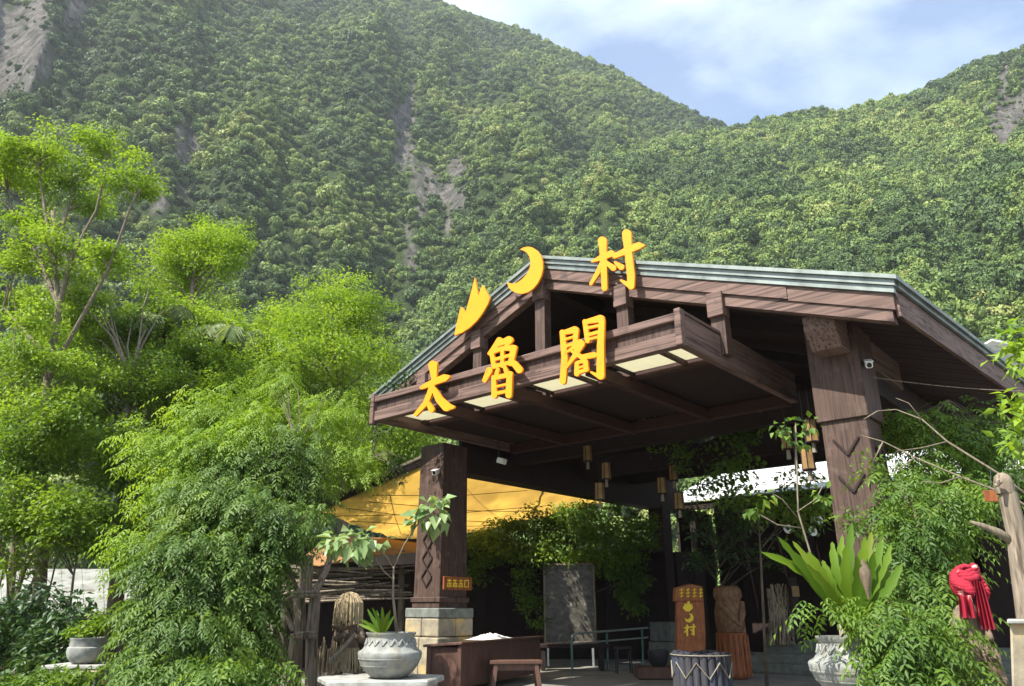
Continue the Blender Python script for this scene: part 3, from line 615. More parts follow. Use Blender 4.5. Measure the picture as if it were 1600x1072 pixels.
def pinnate(C, R, per, ln, rng, pairs=5, wd=.36, droop=.55, leaf=.3, flat=.8):
    """compound leaves: a drooping rachis with leaflet pairs"""
    k = len(C)*per; c = np.repeat(C, per, 0); Rr = np.repeat(R*(.7+.6*rng.random(len(C))), per)[:, None]
    d = unit(rng.normal(size=(k, 3))); d[:, 2] *= flat; p0 = c+d*Rr*(rng.random((k, 1))**.5)
    a = unit(d*np.array([1, 1, .3])+rng.normal(size=(k, 3))*.5); a[:, 2] = a[:, 2]*.4-.1; a = unit(a)
    L = (ln*(.7+.6*rng.random(k)))[:, None]; up = np.tile(UP, (k, 1))+rng.normal(size=(k, 3))*.25
    s = unit(np.cross(a, up)); out = []; cr_ = .4*np.repeat(rng.random(len(C)), per)+.4*rng.random(k)
    for i in range(pairs):
        t = (i+1)/(pairs+.5); q = p0+a*L*t-UP*L*droop*t*t; ad = unit(a-UP*2*droop*t)
        for sg in (-1, 1):
            out.append(leaf_mesh(q, s*sg+ad*.65-UP*.25, np.cross(s, ad)+rng.normal(size=(k, 3))*.18, L[:, 0]*leaf, wd, .1, rng, droop=.2, base_r=np.clip(cr_+.2*rng.random(k), 0, 1)))
    out.append(leaf_mesh(p0+a*L-UP*L*droop, unit(a-UP*2*droop), np.cross(s, a), L[:, 0]*leaf, wd, .1, rng, droop=.2, base_r=np.clip(cr_, 0, 1)))
    return join(out)
def limbs(trunk, C, rng, r0, every=1, maxn=60, wig=.1, leaders=()):
    """curved limbs from the trunk to the leaf clusters"""
    m = MB(); tr = [np.asarray(p, float) for p in trunk]; dense = []
    for p, q in zip(tr[:-1], tr[1:]):
        for t in np.linspace(0, 1, 6)[:-1]: dense.append(p*(1-t)+q*t)
    dense.append(tr[-1])
    for ld in leaders:
        m.tube(ld, [r0*1.5*(1-.8*i/(len(ld)-1)) for i in range(len(ld))], 6, cap=False)
        for p, q in zip(ld[:-1], ld[1:]):
            for t in np.linspace(0, 1, 6): dense.append(p*(1-t)+q*t)
    dense = np.array(dense)
    sel = rng.permutation(len(C))[:maxn]
    for i in sel:
        c = C[i]; h = np.linalg.norm(dense[:, :2]-c[:2], axis=1); ok = dense[:, 2] < c[2]-.55*h
        cand = dense[ok] if ok.any() else dense[:1]; s = cand[np.argmin(np.linalg.norm(cand-c, axis=1)+.25*rng.random(len(cand))*np.linalg.norm(cand-c, axis=1))]
        L = np.linalg.norm(c-s); pts = []
        for t in (0, .3, .6, .85, 1): pts.append(s*(1-t)+c*t+UP*L*.10*math.sin(math.pi*t)*(1 if t < .9 else .5)+rng.normal(size=3)*wig*L*t*(1-t))
        f = min(1, .25+.1*L); m.tube(pts, [r0*f, r0*f*.72, r0*f*.5, r0*f*.3, r0*f*.12], 5, cap=False)
    return m
def tree(name, label, trunk, tr_r, ells, n, R, per, ln, lm, bm, seed, kind='simple', cat='tree', group=None, maxl=50, limb_r=None, shell=.5, leaders=(), **kw):
    rng = np.random.default_rng(seed); base = np.array(trunk[0], float)
    t = thing(name, label, cat, base, group)
    C = clusters(ells, n, rng, shell)
    V, T, Rn = (pinnate if kind == 'pinnate' else simple_leaves)(C, R, per, ln, rng, **kw)
    np_mesh('crown', V, T, lm, t, rnd=Rn)
    m = limbs(trunk, C, rng, limb_r or tr_r*.55, maxn=maxl, leaders=leaders)
    m.build('limbs', bm, t, smooth='all')
    part('trunk', bm, t, lambda q: q.tube(trunk, [tr_r*(1-.75*i/(len(trunk)-1)) for i in range(len(trunk))], 9), smooth='all')
    return t
def PT(*pts): return [P(x, y, Y) for x, y, Y in pts]
def trunk_from(x, Y, pts): return [G(x, Y, -.05)]+PT(*pts)

bright = leafmat('bright_spring_leaves', [(.085, .16, .016), (.145, .25, .022), (.21, .33, .03), (.29, .40, .045)], trans=.48)
mid = leafmat('mid_green_leaves', [(.06, .115, .014), (.105, .19, .02), (.16, .26, .024), (.23, .33, .03)], trans=.45)
dark = leafmat('blue_green_leaves', [(.035, .075, .02), (.065, .125, .026), (.11, .19, .032), (.19, .27, .04)], trans=.4, rough=.5, spec=.3)
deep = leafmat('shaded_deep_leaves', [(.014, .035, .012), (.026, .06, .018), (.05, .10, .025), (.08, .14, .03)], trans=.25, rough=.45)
shrub = leafmat('shrub_leaves', [(.03, .07, .016), (.065, .13, .02), (.13, .22, .026), (.25, .33, .04)], trans=.4, rough=.5, spec=.3)
palm_l = leafmat('grey_green_palm', [(.11, .17, .07), (.17, .24, .09), (.25, .31, .12)], trans=.35)
fern_l = leafmat('yellow_green_fern', [(.04, .09, .006), (.065, .13, .008), (.10, .165, .010), (.11, .085, .015)], trans=.25, rough=.6, spec=.15)
pale_l = leafmat('pale_broad_leaves', [(.11, .18, .06), (.18, .27, .10), (.28, .36, .16)], trans=.3, rough=.4)

# ------------------------------------------------------------------ trees on the left
tree('tall_tree', 'tall slender tree with a flat bright crown at the far left', trunk_from(60, 19, [(64, 900, 19), (66, 760, 19), (74, 600, 19), (92, 480, 19), (84, 400, 19), (82, 330, 19)]), .17,
     [(60, 235, 19, 70, 42), (150, 225, 18.5, 60, 35), (25, 285, 20, 60, 40), (110, 285, 19.5, 85, 35), (205, 275, 18, 55, 30), (230, 300, 19, 40, 22), (40, 340, 19, 60, 22), (150, 325, 20, 50, 20), (0, 250, 19, 40, 50), (100, 390, 19, 90, 45), (30, 410, 19.5, 50, 40), (175, 400, 18.5, 50, 40), (55, 500, 18.5, 45, 32), (105, 560, 18.4, 35, 25), (45, 625, 18.5, 32, 28), (90, 700, 18.4, 30, 26)],
     185, .55, 150, .105, bright, bark_p, 11, maxl=130, limb_r=.05, flat=.4, wd=.45, shell=.7,
     leaders=[PT((92, 480, 19), (60, 400, 19.2), (25, 345, 19.6), (8, 290, 19.8)), PT((92, 480, 19), (112, 400, 18.8), (150, 330, 18.6), (170, 250, 18.4)), PT((76, 590, 19), (120, 510, 18.6), (170, 420, 18.3), (205, 320, 18.2), (220, 290, 18.2)), PT((84, 400, 19), (70, 330, 19), (60, 260, 19)), PT((76, 560, 19), (40, 520, 19.3), (5, 480, 19.5)), PT((84, 400, 19), (105, 330, 19.4), (115, 290, 19.5))])
tree('slender_tree', 'slender tree with a round bright crown right of the tall tree', trunk_from(300, 27, [(300, 800, 27), (302, 600, 27), (300, 470, 27), (305, 400, 27)]), .2,
     [(320, 375, 27, 70, 45), (280, 400, 27, 50, 35), (350, 390, 26, 45, 40), (300, 440, 28, 85, 40)], 150, .62, 120, .125, bright, bark_p, 12, maxl=45, limb_r=.08, flat=.5, wd=.42)
tree('broad_tree', 'broad bright tree with a rounded crown left of the roof', trunk_from(540, 25, [(536, 850, 25), (532, 700, 25), (525, 600, 25), (515, 530, 25)]), .22,
     [(520, 465, 25, 70, 50), (480, 500, 24, 60, 45), (565, 500, 25, 55, 45), (520, 560, 24, 105, 60), (590, 570, 26, 50, 35), (450, 590, 24, 60, 60), (560, 640, 25, 80, 50), (480, 660, 23.5, 80, 50)], 330, .62, 110, .12, bright, bark_p, 13, maxl=60, limb_r=.09, flat=.55, wd=.4)
tree('low_tree', 'small light green tree under the tall tree at the left edge', trunk_from(20, 21, [(22, 850, 21), (26, 720, 21), (30, 620, 21)]), .12,
     [(30, 480, 22, 60, 40), (20, 600, 21, 60, 80), (40, 700, 18.2, 60, 60), (20, 800, 18, 60, 60), (100, 640, 17.8, 40, 50), (95, 800, 17.5, 50, 45), (60, 550, 18, 40, 30)], 210, .5, 95, .12, mid, bark_p, 14, maxl=40, limb_r=.05)
tree('leafy_tree', 'leafy yellow green tree between the tall tree and the dark drooping tree', trunk_from(175, 20.5, [(182, 860, 20.5), (188, 760, 20.5), (196, 660, 20.5), (205, 590, 20.5)]), .13,
     [(110, 480, 21.5, 60, 40), (95, 570, 21, 50, 45), (120, 680, 20, 50, 50), (190, 530, 22, 70, 50), (250, 480, 23, 60, 40), (150, 610, 20, 70, 55), (230, 610, 21, 70, 60), (300, 560, 22, 60, 55), (180, 720, 19.5, 80, 60), (250, 740, 20, 60, 60), (150, 820, 19, 70, 40), (225, 850, 19, 50, 40)], 560, .5, 90, .12, mid, bark_p, 15, maxl=60, limb_r=.06)
tree('bright_tree', 'yellow green tree with fine leaves behind the dark drooping tree', trunk_from(390, 22, [(388, 850, 22), (385, 720, 22), (380, 620, 22)]), .13,
     [(300, 500, 23.5, 45, 28), (370, 600, 22, 70, 60), (310, 660, 21.5, 60, 60), (430, 560, 23, 50, 40), (410, 660, 21, 60, 50), (340, 560, 22.5, 45, 30)], 300, .5, 100, .115, bright, bark_p, 16, maxl=40, limb_r=.06)
tree('back_tree', 'dense mid green tree low behind the roof corner', trunk_from(600, 30, [(600, 850, 30), (600, 720, 30)]), .18,
     [(600, 700, 30, 70, 60), (540, 760, 29, 60, 50), (640, 690, 32, 60, 50), (620, 620, 33, 60, 40)], 110, .9, 120, .2, mid, bark_m, 17, maxl=30, limb_r=.06)
tree('drooping_tree', 'dark green tree with drooping compound leaves left of the awning', trunk_from(400, 14, [(402, 950, 14), (395, 860, 14), (385, 780, 14), (375, 720, 14)]), .13,
     [(385, 735, 14, 60, 50), (465, 715, 14.5, 40, 60), (320, 790, 13, 60, 60), (425, 810, 13, 70, 55), (480, 760, 14.5, 40, 40), (275, 880, 12.5, 60, 60), (360, 900, 12.5, 65, 80), (240, 950, 12.3, 40, 40), (280, 985, 12, 60, 55), (365, 1010, 12.5, 62, 55), (225, 1020, 12, 30, 30), (410, 880, 13.5, 26, 50)],
     430, .30, 12, .30, dark, bark_m, 18, kind='pinnate', maxl=60, limb_r=.045, pairs=5)
tree('young_tree', 'upright tree with drooping leaves in front of the broad bright tree', trunk_from(470, 18, [(472, 900, 18), (470, 800, 18), (465, 700, 18)]), .1,
     [(400, 670, 14.5, 55, 40), (335, 700, 14, 50, 40), (480, 665, 19, 45, 45), (520, 720, 19, 50, 45), (570, 720, 19, 40, 35), (270, 770, 13.5, 50, 45), (440, 620, 19.5, 45, 35), (220, 860, 13, 40, 40), (590, 690, 20, 35, 30), (330, 640, 15, 60, 40), (430, 575, 20, 45, 35), (250, 700, 14, 45, 45), (520, 650, 19.5, 50, 45)], 460, .32, 10, .28, bright, bark_m, 19, kind='pinnate', maxl=35, limb_r=.04, pairs=4)
tree('far_tree', 'mid green tree filling the gap between the slender tree and the broad bright tree', trunk_from(410, 31, [(410, 800, 31), (410, 650, 31), (412, 560, 31)]), .18,
     [(405, 540, 31, 60, 50), (350, 520, 32, 60, 40), (440, 500, 31, 40, 40), (400, 620, 30, 80, 50), (230, 560, 31, 80, 50), (140, 520, 31, 70, 45), (60, 560, 31, 60, 50), (300, 620, 30, 80, 60)], 400, .75, 90, .16, bright, bark_m, 24, maxl=60, limb_r=.05)
# understory
tree('bush', 'dark leafy bush beside the grey pot on the brick pedestal', trunk_from(70, 16, [(70, 1000, 16), (70, 960, 16)]), .05,
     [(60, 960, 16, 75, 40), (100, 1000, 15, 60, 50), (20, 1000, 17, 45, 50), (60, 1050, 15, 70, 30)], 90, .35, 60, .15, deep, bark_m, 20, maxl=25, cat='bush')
tree('bush', 'low bright bush at the bottom left in front of the dark bush', trunk_from(70, 12.5, [(72, 1068, 12.5), (70, 1060, 12.5)]), .03,
     [(90, 1062, 12.5, 55, 16), (20, 1068, 12.5, 40, 14)], 36, .2, 50, .10, shrub, bark_m, 21, maxl=12, cat='bush')
tree('bush', 'low leafy bush under the drooping tree', trunk_from(300, 11.5, [(300, 1060, 11.5), (300, 1040, 11.5)]), .03,
     [(260, 1050, 11.5, 50, 26), (330, 1050, 11.5, 60, 30), (400, 1055, 12, 40, 20)], 80, .25, 9, .34, shrub, bark_m, 22, kind='pinnate', maxl=20, cat='bush', pairs=4)
tree('sapling', 'thin multi-stemmed sapling in front of the white shed roof', trunk_from(105, 18, [(108, 960, 18), (115, 900, 18), (125, 840, 18)]), .05,
     [(110, 840, 18, 45, 30), (30, 880, 18, 40, 20), (150, 850, 18, 40, 30), (60, 830, 18.5, 40, 30)], 46, .35, 45, .13, mid, bark_m, 23, maxl=30, limb_r=.035)

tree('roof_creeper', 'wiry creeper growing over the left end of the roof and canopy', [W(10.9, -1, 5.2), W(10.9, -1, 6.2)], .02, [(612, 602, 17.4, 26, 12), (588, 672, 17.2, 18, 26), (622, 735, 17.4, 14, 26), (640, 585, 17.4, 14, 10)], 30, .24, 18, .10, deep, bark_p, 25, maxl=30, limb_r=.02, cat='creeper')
# palms
def palm(label, x, y, Y, seed, nf, L):
    rng = np.random.default_rng(seed); c = P(x, y, Y); t = thing('palm_tree', label, 'palm', [c[0], c[1], -.05], 'palms among the left trees')
    part('trunk', bark_m, t, lambda m: m.tube([np.array([c[0], c[1], -.05]), c*[1, 1, .5], c], [.16, .13, .12], 8), smooth='all')
    for f in range(nf):
        az = 2*math.pi*f/nf+rng.normal()*.15; up = .25+.75*rng.random(); l = L*(.8+.3*rng.random()); pts = []
        h = np.array([math.cos(az), math.sin(az), 0])
        for s in np.linspace(0, 1, 12): pts.append(c+h*l*s*(1-.12*s)+UP*l*(up*s-1.05*s*s*(.55+.45*up)))
        pts = np.array(pts); tg = unit(np.gradient(pts, axis=0)); k = 46
        si = np.linspace(.12, 1, k)*11; i0 = np.minimum(si.astype(int), 10); fr = (si-i0)[:, None]
        q = pts[i0]*(1-fr)+pts[i0+1]*fr; tt = tg[i0]; sd_ = unit(np.cross(tt, UP)); out = []
        ll = .75*np.sin(np.linspace(.35, 2.7, k))+.15
        for sg in (-1, 1):
            out.append(leaf_mesh(q, sd_*sg+tt*.6-UP*(.35+.3*rng.random((k, 1))), np.cross(sd_*sg, tt)*sg+UP*.3+rng.normal(size=(k, 3))*.1, ll*(L/2.6), .075, .05, rng, droop=.3))
        V, T, R = join(out); fo = np_mesh('frond', V, T, palm_l, t, rnd=R)
        part('frond_stalk', palm_l, fo, lambda m: m.tube(pts, [.03*(1-.8*s) for s in np.linspace(0, 1, 12)], 4, cap=False))
palm('palm with arching grey green fronds, nearer the tall tree', 258, 506, 23.5, 31, 14, 2.1)
palm('palm with arching grey green fronds, nearer the broad bright tree', 372, 532, 23.5, 32, 14, 2.1)
# ------------------------------------------------------------------ things behind and beside the hall
def shed_wall(m, x0, x1, Y0, Y1, z0, z1, th=.1):
    a, b = G(x0, Y0), G(x1, Y1); d = norm(b-a); nn = np.array([-d[1], d[0], 0])
    q = [a+UP*z0, b+UP*z0, b+nn*th+UP*z0, a+nn*th+UP*z0]; q += [v+UP*(z1-z0) for v in q]; m.hexa(q)
# rear building with white roof: runs behind the hall on the right
rear = thing('rear_building', 'dark building with a sunlit white metal roof seen behind the right pillar', 'building', W(-2, 18, 0))
def R(a, b, z): return W(a, b, z)
NR = 19
for k in range(NR):
    a0 = -16+k*1.45; a1 = a0+1.43
    part('roof_sheet', white_metal, rear, lambda m: m.hexa([R(a0, 14.2, 5.55), R(a1, 14.2, 5.55), R(a1, 19, 7.35), R(a0, 19, 7.35), R(a0, 14.2, 5.60), R(a1, 14.2, 5.60), R(a1, 19, 7.40), R(a0, 19, 7.40)]))
part('eave_beam', wood_dark, rear, lambda m: m.bb(-16, 11.4, 14.3, 14.5, 5.25, 5.53))
for k in range(27):
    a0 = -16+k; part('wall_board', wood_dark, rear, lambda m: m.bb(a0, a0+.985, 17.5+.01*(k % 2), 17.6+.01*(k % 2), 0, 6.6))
part('side_wall', wood_dark, rear, lambda m: m.bb(11.1, 11.2, 14.6, 17.49, .0, 5.4))
part('rear_roof', white_metal, rear, lambda m: m.hexa([R(-16, 19.01, 7.3), R(11.4, 19.01, 7.3), R(11.4, 24, 5.5), R(-16, 24, 5.5), R(-16, 19.01, 7.36), R(11.4, 19.01, 7.36), R(11.4, 24, 5.56), R(-16, 24, 5.56)]))
for k, a in enumerate((-12, -7.5, -3, 1.5, 6, 10.5)): part('post', wood_dark, rear, lambda m: m.bb(a-.12, a+.12, 14.6, 14.84, 0, 5.25))
# hanging discs under its eave
for k, (x, y) in enumerate(((1279, 812), (1270, 830), (1231, 826))):
    c = P(x, y, 20); o = part('hanging_disc', white_p, None, lambda m: m.lathe(c, [(.05, -.008), (.12, -.012), (.13, 0), (.12, .012), (.05, .008)], 18), base=c); o.rotation_euler = (1.45, 0, .2)
    part('hole', black_p, o, lambda m: m.lathe(c, [(.03, -.02), (.045, -.02), (.045, .02), (.03, .02)], 12))
    part('cord', black_p, o, lambda m: m.tube([c+np.array([0, .12, 0]), c+np.array([0, 1.2, 0])], .006, 4))
    tag(o, ('pale round disc hanging beside the right pillar, highest of three', 'pale round disc hanging beside the right pillar, lowest of three', 'pale round disc hanging left of the other two')[k], 'ornament', 'discs hanging in the dark porch')
# curved white roof peeking above the right eave
cv = thing('far_roof', 'curved white ridged roof end peeking above the right eave', 'roof', G(1565, 22, 6))
for k in range(3):
    pts = [P(1532+k*2, 541+k*8, 22+k*.3), P(1556, 546+k*8, 22+k*.3), P(1574, 556+k*8, 22+k*.3), P(1590, 572+k*8, 22+k*.3)]
    part('ridge_cap', white_metal, cv, lambda m: [m.beam(p, q, 1.2, .07) for p, q in zip(pts[:-1], pts[1:])])
part('supporting_wall', wood_dark, cv, lambda m: m.prism([P(1545, 600, 23), P(1590, 600, 23), P(1590, 1020, 23), P(1545, 1020, 23)], (1.2, 2.5, 0)))
part('gable_board', panel_m, cv, lambda m: m.prism([P(1540, 562, 22.8), P(1585, 580, 22.8), P(1585, 640, 22.8), P(1540, 640, 22.8)], (0, .1, 0)))

# yellow awning behind the left pillar
aw_m = bpy.data.materials.new('yellow_awning_cloth'); aw_m.use_nodes = True
def _aw():
    t = aw_m.node_tree; b = t.nodes['Principled BSDF']; o = t.nodes['Material Output']; L = t.links.new; b.inputs['Roughness'].default_value = .8
    tc = t.nodes.new('ShaderNodeTexCoord'); nz = t.nodes.new('ShaderNodeTexNoise'); nz.inputs['Scale'].default_value = .9; nz.inputs['Detail'].default_value = 6; L(tc.outputs['Object'], nz.inputs['Vector'])
    r = t.nodes.new('ShaderNodeValToRGB'); r.color_ramp.elements[0].position = .35; r.color_ramp.elements[0].color = (.40, .24, .055, 1); r.color_ramp.elements[1].position = .65; r.color_ramp.elements[1].color = (.60, .38, .075, 1); L(nz.outputs[0], r.inputs[0])
    L(r.outputs[0], b.inputs['Base Color']); tr = t.nodes.new('ShaderNodeBsdfTranslucent'); L(r.outputs[0], tr.inputs[0]); mx = t.nodes.new('ShaderNodeMixShader'); mx.inputs[0].default_value = .62
    L(b.outputs[0], mx.inputs[1]); L(tr.outputs[0], mx.inputs[2]); L(mx.outputs[0], o.inputs[0])
_aw()
aw = thing('awning', 'translucent yellow cloth awning stretched behind the left pillar', 'awning', G(640, 22, 0))
cA, cB, cC, cD = P(500, 798, 20), P(705, 708, 21), P(958, 782, 28), P(648, 852, 25.5)
def sail(s, t):
    p = (cA*(1-s)+cB*s)*(1-t)+(cD*(1-s)+cC*s)*t
    return p-UP*(.30*math.sin(math.pi*s)*math.sin(math.pi*t)+.05*math.sin(9*s+5*t)*t*(1-t)*4+.035*math.sin(31*s-17*t)*math.sin(11*t+4*s)+.02*math.sin(50*t+23*s))
mb = MB(); mb.sheet([[sail(s, t) for s in np.linspace(0, 1, 70)] for t in np.linspace(0, 1, 40)]); mb.build('cloth', aw_m, aw, smooth='all')
part('edge_beam', wood_dark, aw, lambda m: m.beam(cA+UP*.08-norm(cB-cA)*.2, cB+UP*.08, .12, .14))
part('gutter', bark_m, aw, lambda m: m.tube([cA+UP*.2, (cA+cB)/2+UP*.22, cB+UP*.24], .07, 8))
part('support_pole', wood_dark, aw, lambda m: m.tube([sail(.62, .9), sail(.95, .55)], .05, 6))
for k, (s0, t0, s1, t1) in enumerate(((.15, .05, .55, .8), (.35, .03, .9, .5), (.05, .2, .5, .95), (.45, .05, .1, .6), (.6, .1, .25, .9), (.3, .05, .75, .9), (.85, .1, .5, .9), (.02, .05, .8, .75))):
    part('wire', black_p, aw, lambda m: m.tube([sail(s0, t0)-UP*.12, (sail(s0, t0)+sail(s1, t1))/2-UP*.22, sail(s1, t1)-UP*.12], .009, 4))
lo = thing('lower_awning', 'orange brown cloth awning hanging lower under the yellow one', 'awning', G(570, 22, 0))
lm_ = mat('orange_brown_cloth', (.28, .145, .06), (.2, .10, .045), 2, (1, 1, 1), .85, .2)
q = [P(462, 880, 21), P(520, 838, 22.5), P(662, 845, 24), P(662, 868, 21), P(560, 868, 20.6), P(500, 885, 20.6)]
part('cloth', lm_, lo, lambda m: m.prism(q, (0, 0, .03)))
part('cloth_band', mat('faded_brown_cloth', (.16, .12, .10), (.10, .075, .06), 3, (1, 1, 1), .9), lo, lambda m: m.prism([P(560, 872, 20.5), P(662, 862, 20.7), P(662, 880, 20.7), P(560, 886, 20.5)], (0, .04, 0)))
# hut of woven sticks
hut = thing('stick_hut', 'hut of dark woven sticks behind the straw haired figure', 'hut', G(560, 22, 0))
rng = random.Random(4)
for k in range(46):
    y = 884+rng.random()*52; x0 = 430+rng.random()*60; x1 = x0+70+rng.random()*110; Y = 20.8+rng.random()*.6
    part('stick', log_m if k % 3 else bark_m, hut, lambda m: m.tube([P(x0, y+rng.uniform(-4, 6)+8*(y > 915), Y), P((x0+x1)/2, y+rng.uniform(-3, 3), Y-.05), P(min(x1, 660), y+rng.uniform(-7, 3), Y)], [.035, .03, .02], 5))
for x in (446, 540, 628): part('post', bark_m, hut, lambda m: m.tube([G(x, 21.3, 0), P(x, 860, 21.3)], .09, 7))
part('back_wall', wood_dark, hut, lambda m: shed_wall(m, 425, 662, 23.2, 23.2, 0, 3.6))
part('roof_boards', wood_dark, hut, lambda m: m.hexa([P(430, 905, 21.5), P(660, 888, 21.5), P(660, 880, 23.3), P(430, 896, 23.3), P(430, 901, 21.5), P(660, 884, 21.5), P(660, 876, 23.3), P(430, 892, 23.3)]))
# reed fence
rf_ = thing('reed_fence', 'low fence of upright dry reeds behind the straw haired figure', 'fence', G(505, 16.3, 0))
for k in range(26):
    x = 486+k*2.1; p = G(x, 16.3+.05*math.sin(k*2.3), 0); h = .95+.12*math.sin(k*7.1)
    part('reed', straw_m if k % 4 else log_m, rf_, lambda m: m.tube([p, p+UP*h+np.array([.02*math.sin(k), 0, 0])], .014, 5))
# log frame
lf = thing('lashed_log_stand', 'frame of weathered grey logs lashed together left of the straw haired figure', 'frame', G(480, 15.5, 0))
for pts, r in (([(486, 1085, 15.4), (487, 1000, 15.4), (493, 925, 15.4)], .12), ([(470, 992, 15.6), (467, 925, 15.6)], .115), ([(478, 930, 15.5), (481, 868, 15.5)], .115), ([(493, 926, 15.4), (510, 890, 15.6), (519, 862, 15.8)], .07),
               ([(438, 942, 15.6), (459, 985, 15.6)], .06), ([(444, 942, 15.7), (470, 922, 15.7)], .05), ([(452, 1085, 15.8), (458, 1030, 15.8), (462, 990, 15.8)], .11)):
    part('log', log_m, lf, lambda m: m.tube(PT(*pts), [r, r*.97, r*.9][:len(pts)], 10), smooth=True)
for x0, x1, y in ((458, 498, 927), (460, 494, 991)):
    for j in range(2): part('lashing', log_m, lf, lambda m: m.tube(PT((x0, y+j*5, 15.25), (x1, y+j*5-2, 15.25)), .045, 7))

# straw haired carved figure
def skin(name, joints, edges, m_, parent, sub=2):
    off = base_of(parent); names = list(joints); me = bpy.data.meshes.new(name)
    me.from_pydata([tuple(np.asarray(joints[n][0])-off) for n in names], [(names.index(a), names.index(b)) for a, b in edges], [])
    o = link_mesh(name, me, m_, parent); md = o.modifiers.new('skin', 'SKIN'); md.use_smooth_shade = True
    for n, sv in zip(names, me.skin_vertices[0].data):
        r = joints[n][1]; sv.radius = (r, r) if np.isscalar(r) else r
    me.skin_vertices[0].data[0].use_root = True
    s = o.modifiers.new('sub', 'SUBSURF'); s.levels = s.render_levels = sub; return o
fg = thing('carved_figure', 'carved wooden figure with long straw hair and straw skirt holding a stick', 'statue', G(546, 14.6, 0))
FY = 14.6
J = {'pelvis': (P(547, 1022, FY), .15), 'waist': (P(547, 1003, FY), .13), 'chest': (P(546, 982, FY), (.17, .14)), 'neck': (P(546, 966, FY), .07), 'head': (P(546, 955, FY), .12), 'crown': (P(546, 942, FY), .10),
     'sl': (P(532, 977, FY), .075), 'el': (P(524, 1000, FY-.18), .065), 'hl': (P(540, 990, FY-.36), .055), 'sr': (P(560, 977, FY), .075), 'er': (P(567, 1002, FY-.16), .065), 'hr': (P(553, 993, FY-.38), .055),
     'kl': (P(534, 1040, FY-.15), .085), 'fl': (P(528, 1054, FY-.1), .065), 'tl': (P(521, 1057, FY-.2), .05), 'kr': (P(559, 1040, FY), .085), 'fr': (P(558, 1058, FY), .07)}
body = skin('body', J, [('pelvis', 'waist'), ('waist', 'chest'), ('chest', 'neck'), ('neck', 'head'), ('head', 'crown'), ('chest', 'sl'), ('sl', 'el'), ('el', 'hl'), ('chest', 'sr'), ('sr', 'er'), ('er', 'hr'), ('pelvis', 'kl'), ('kl', 'fl'), ('fl', 'tl'), ('pelvis', 'kr'), ('kr', 'fr')], carve_m, fg)
rng = np.random.default_rng(8); hd = P(546, 945, FY)
m = MB()
for k in range(190):
    a = rng.random()*2*math.pi; r = .19+.05*rng.random(); dl = np.array([math.cos(a), math.sin(a), 0]); ll = .30+.16*rng.random() if math.sin(a) > -.6 else .20+.16*rng.random()
    m.tube([hd+UP*.22+dl*.02, hd+UP*.18+dl*r*.6, hd+UP*.04+dl*r*1.05, hd-UP*ll*.5+dl*r*1.12, hd-UP*ll+dl*(r*1.1+.02*rng.normal())], [.012, .013, .013, .011, .007], 4, cap=False)
m.build('straw_hair', straw_m, fg, kind='stuff')
m = MB(); wc = P(547, 1012, FY)
for k in range(110):
    a = rng.random()*2*math.pi; dl = np.array([math.cos(a), math.sin(a), 0]); m.tube([wc+dl*.15, wc+dl*.21-UP*.2, wc+dl*.25-UP*(.34+.08*rng.random())], [.013, .013, .008], 4, cap=False)
m.build('straw_skirt', straw_m, fg, kind='stuff')
part('stick', log_m, fg, lambda m: m.tube(PT((556, 990, FY-.35), (540, 1008, FY-.4), (516, 1034, FY-.45)), [.03, .04, .045], 8), smooth=True)
part('bowl', carve_m, fg, lambda m: m.lathe(P(533, 982, FY-.35), [(.05, -.04), (.14, -.01), (.18, .05), (.16, .05), (.12, .0)], 20), smooth=True)
part('plinth', slab_m, fg, lambda m: m.box(G(546, FY, .2), ((1, 0, 0), (0, 1, 0), (0, 0, 1)), (.4, .35, .25)), bevel=.02)

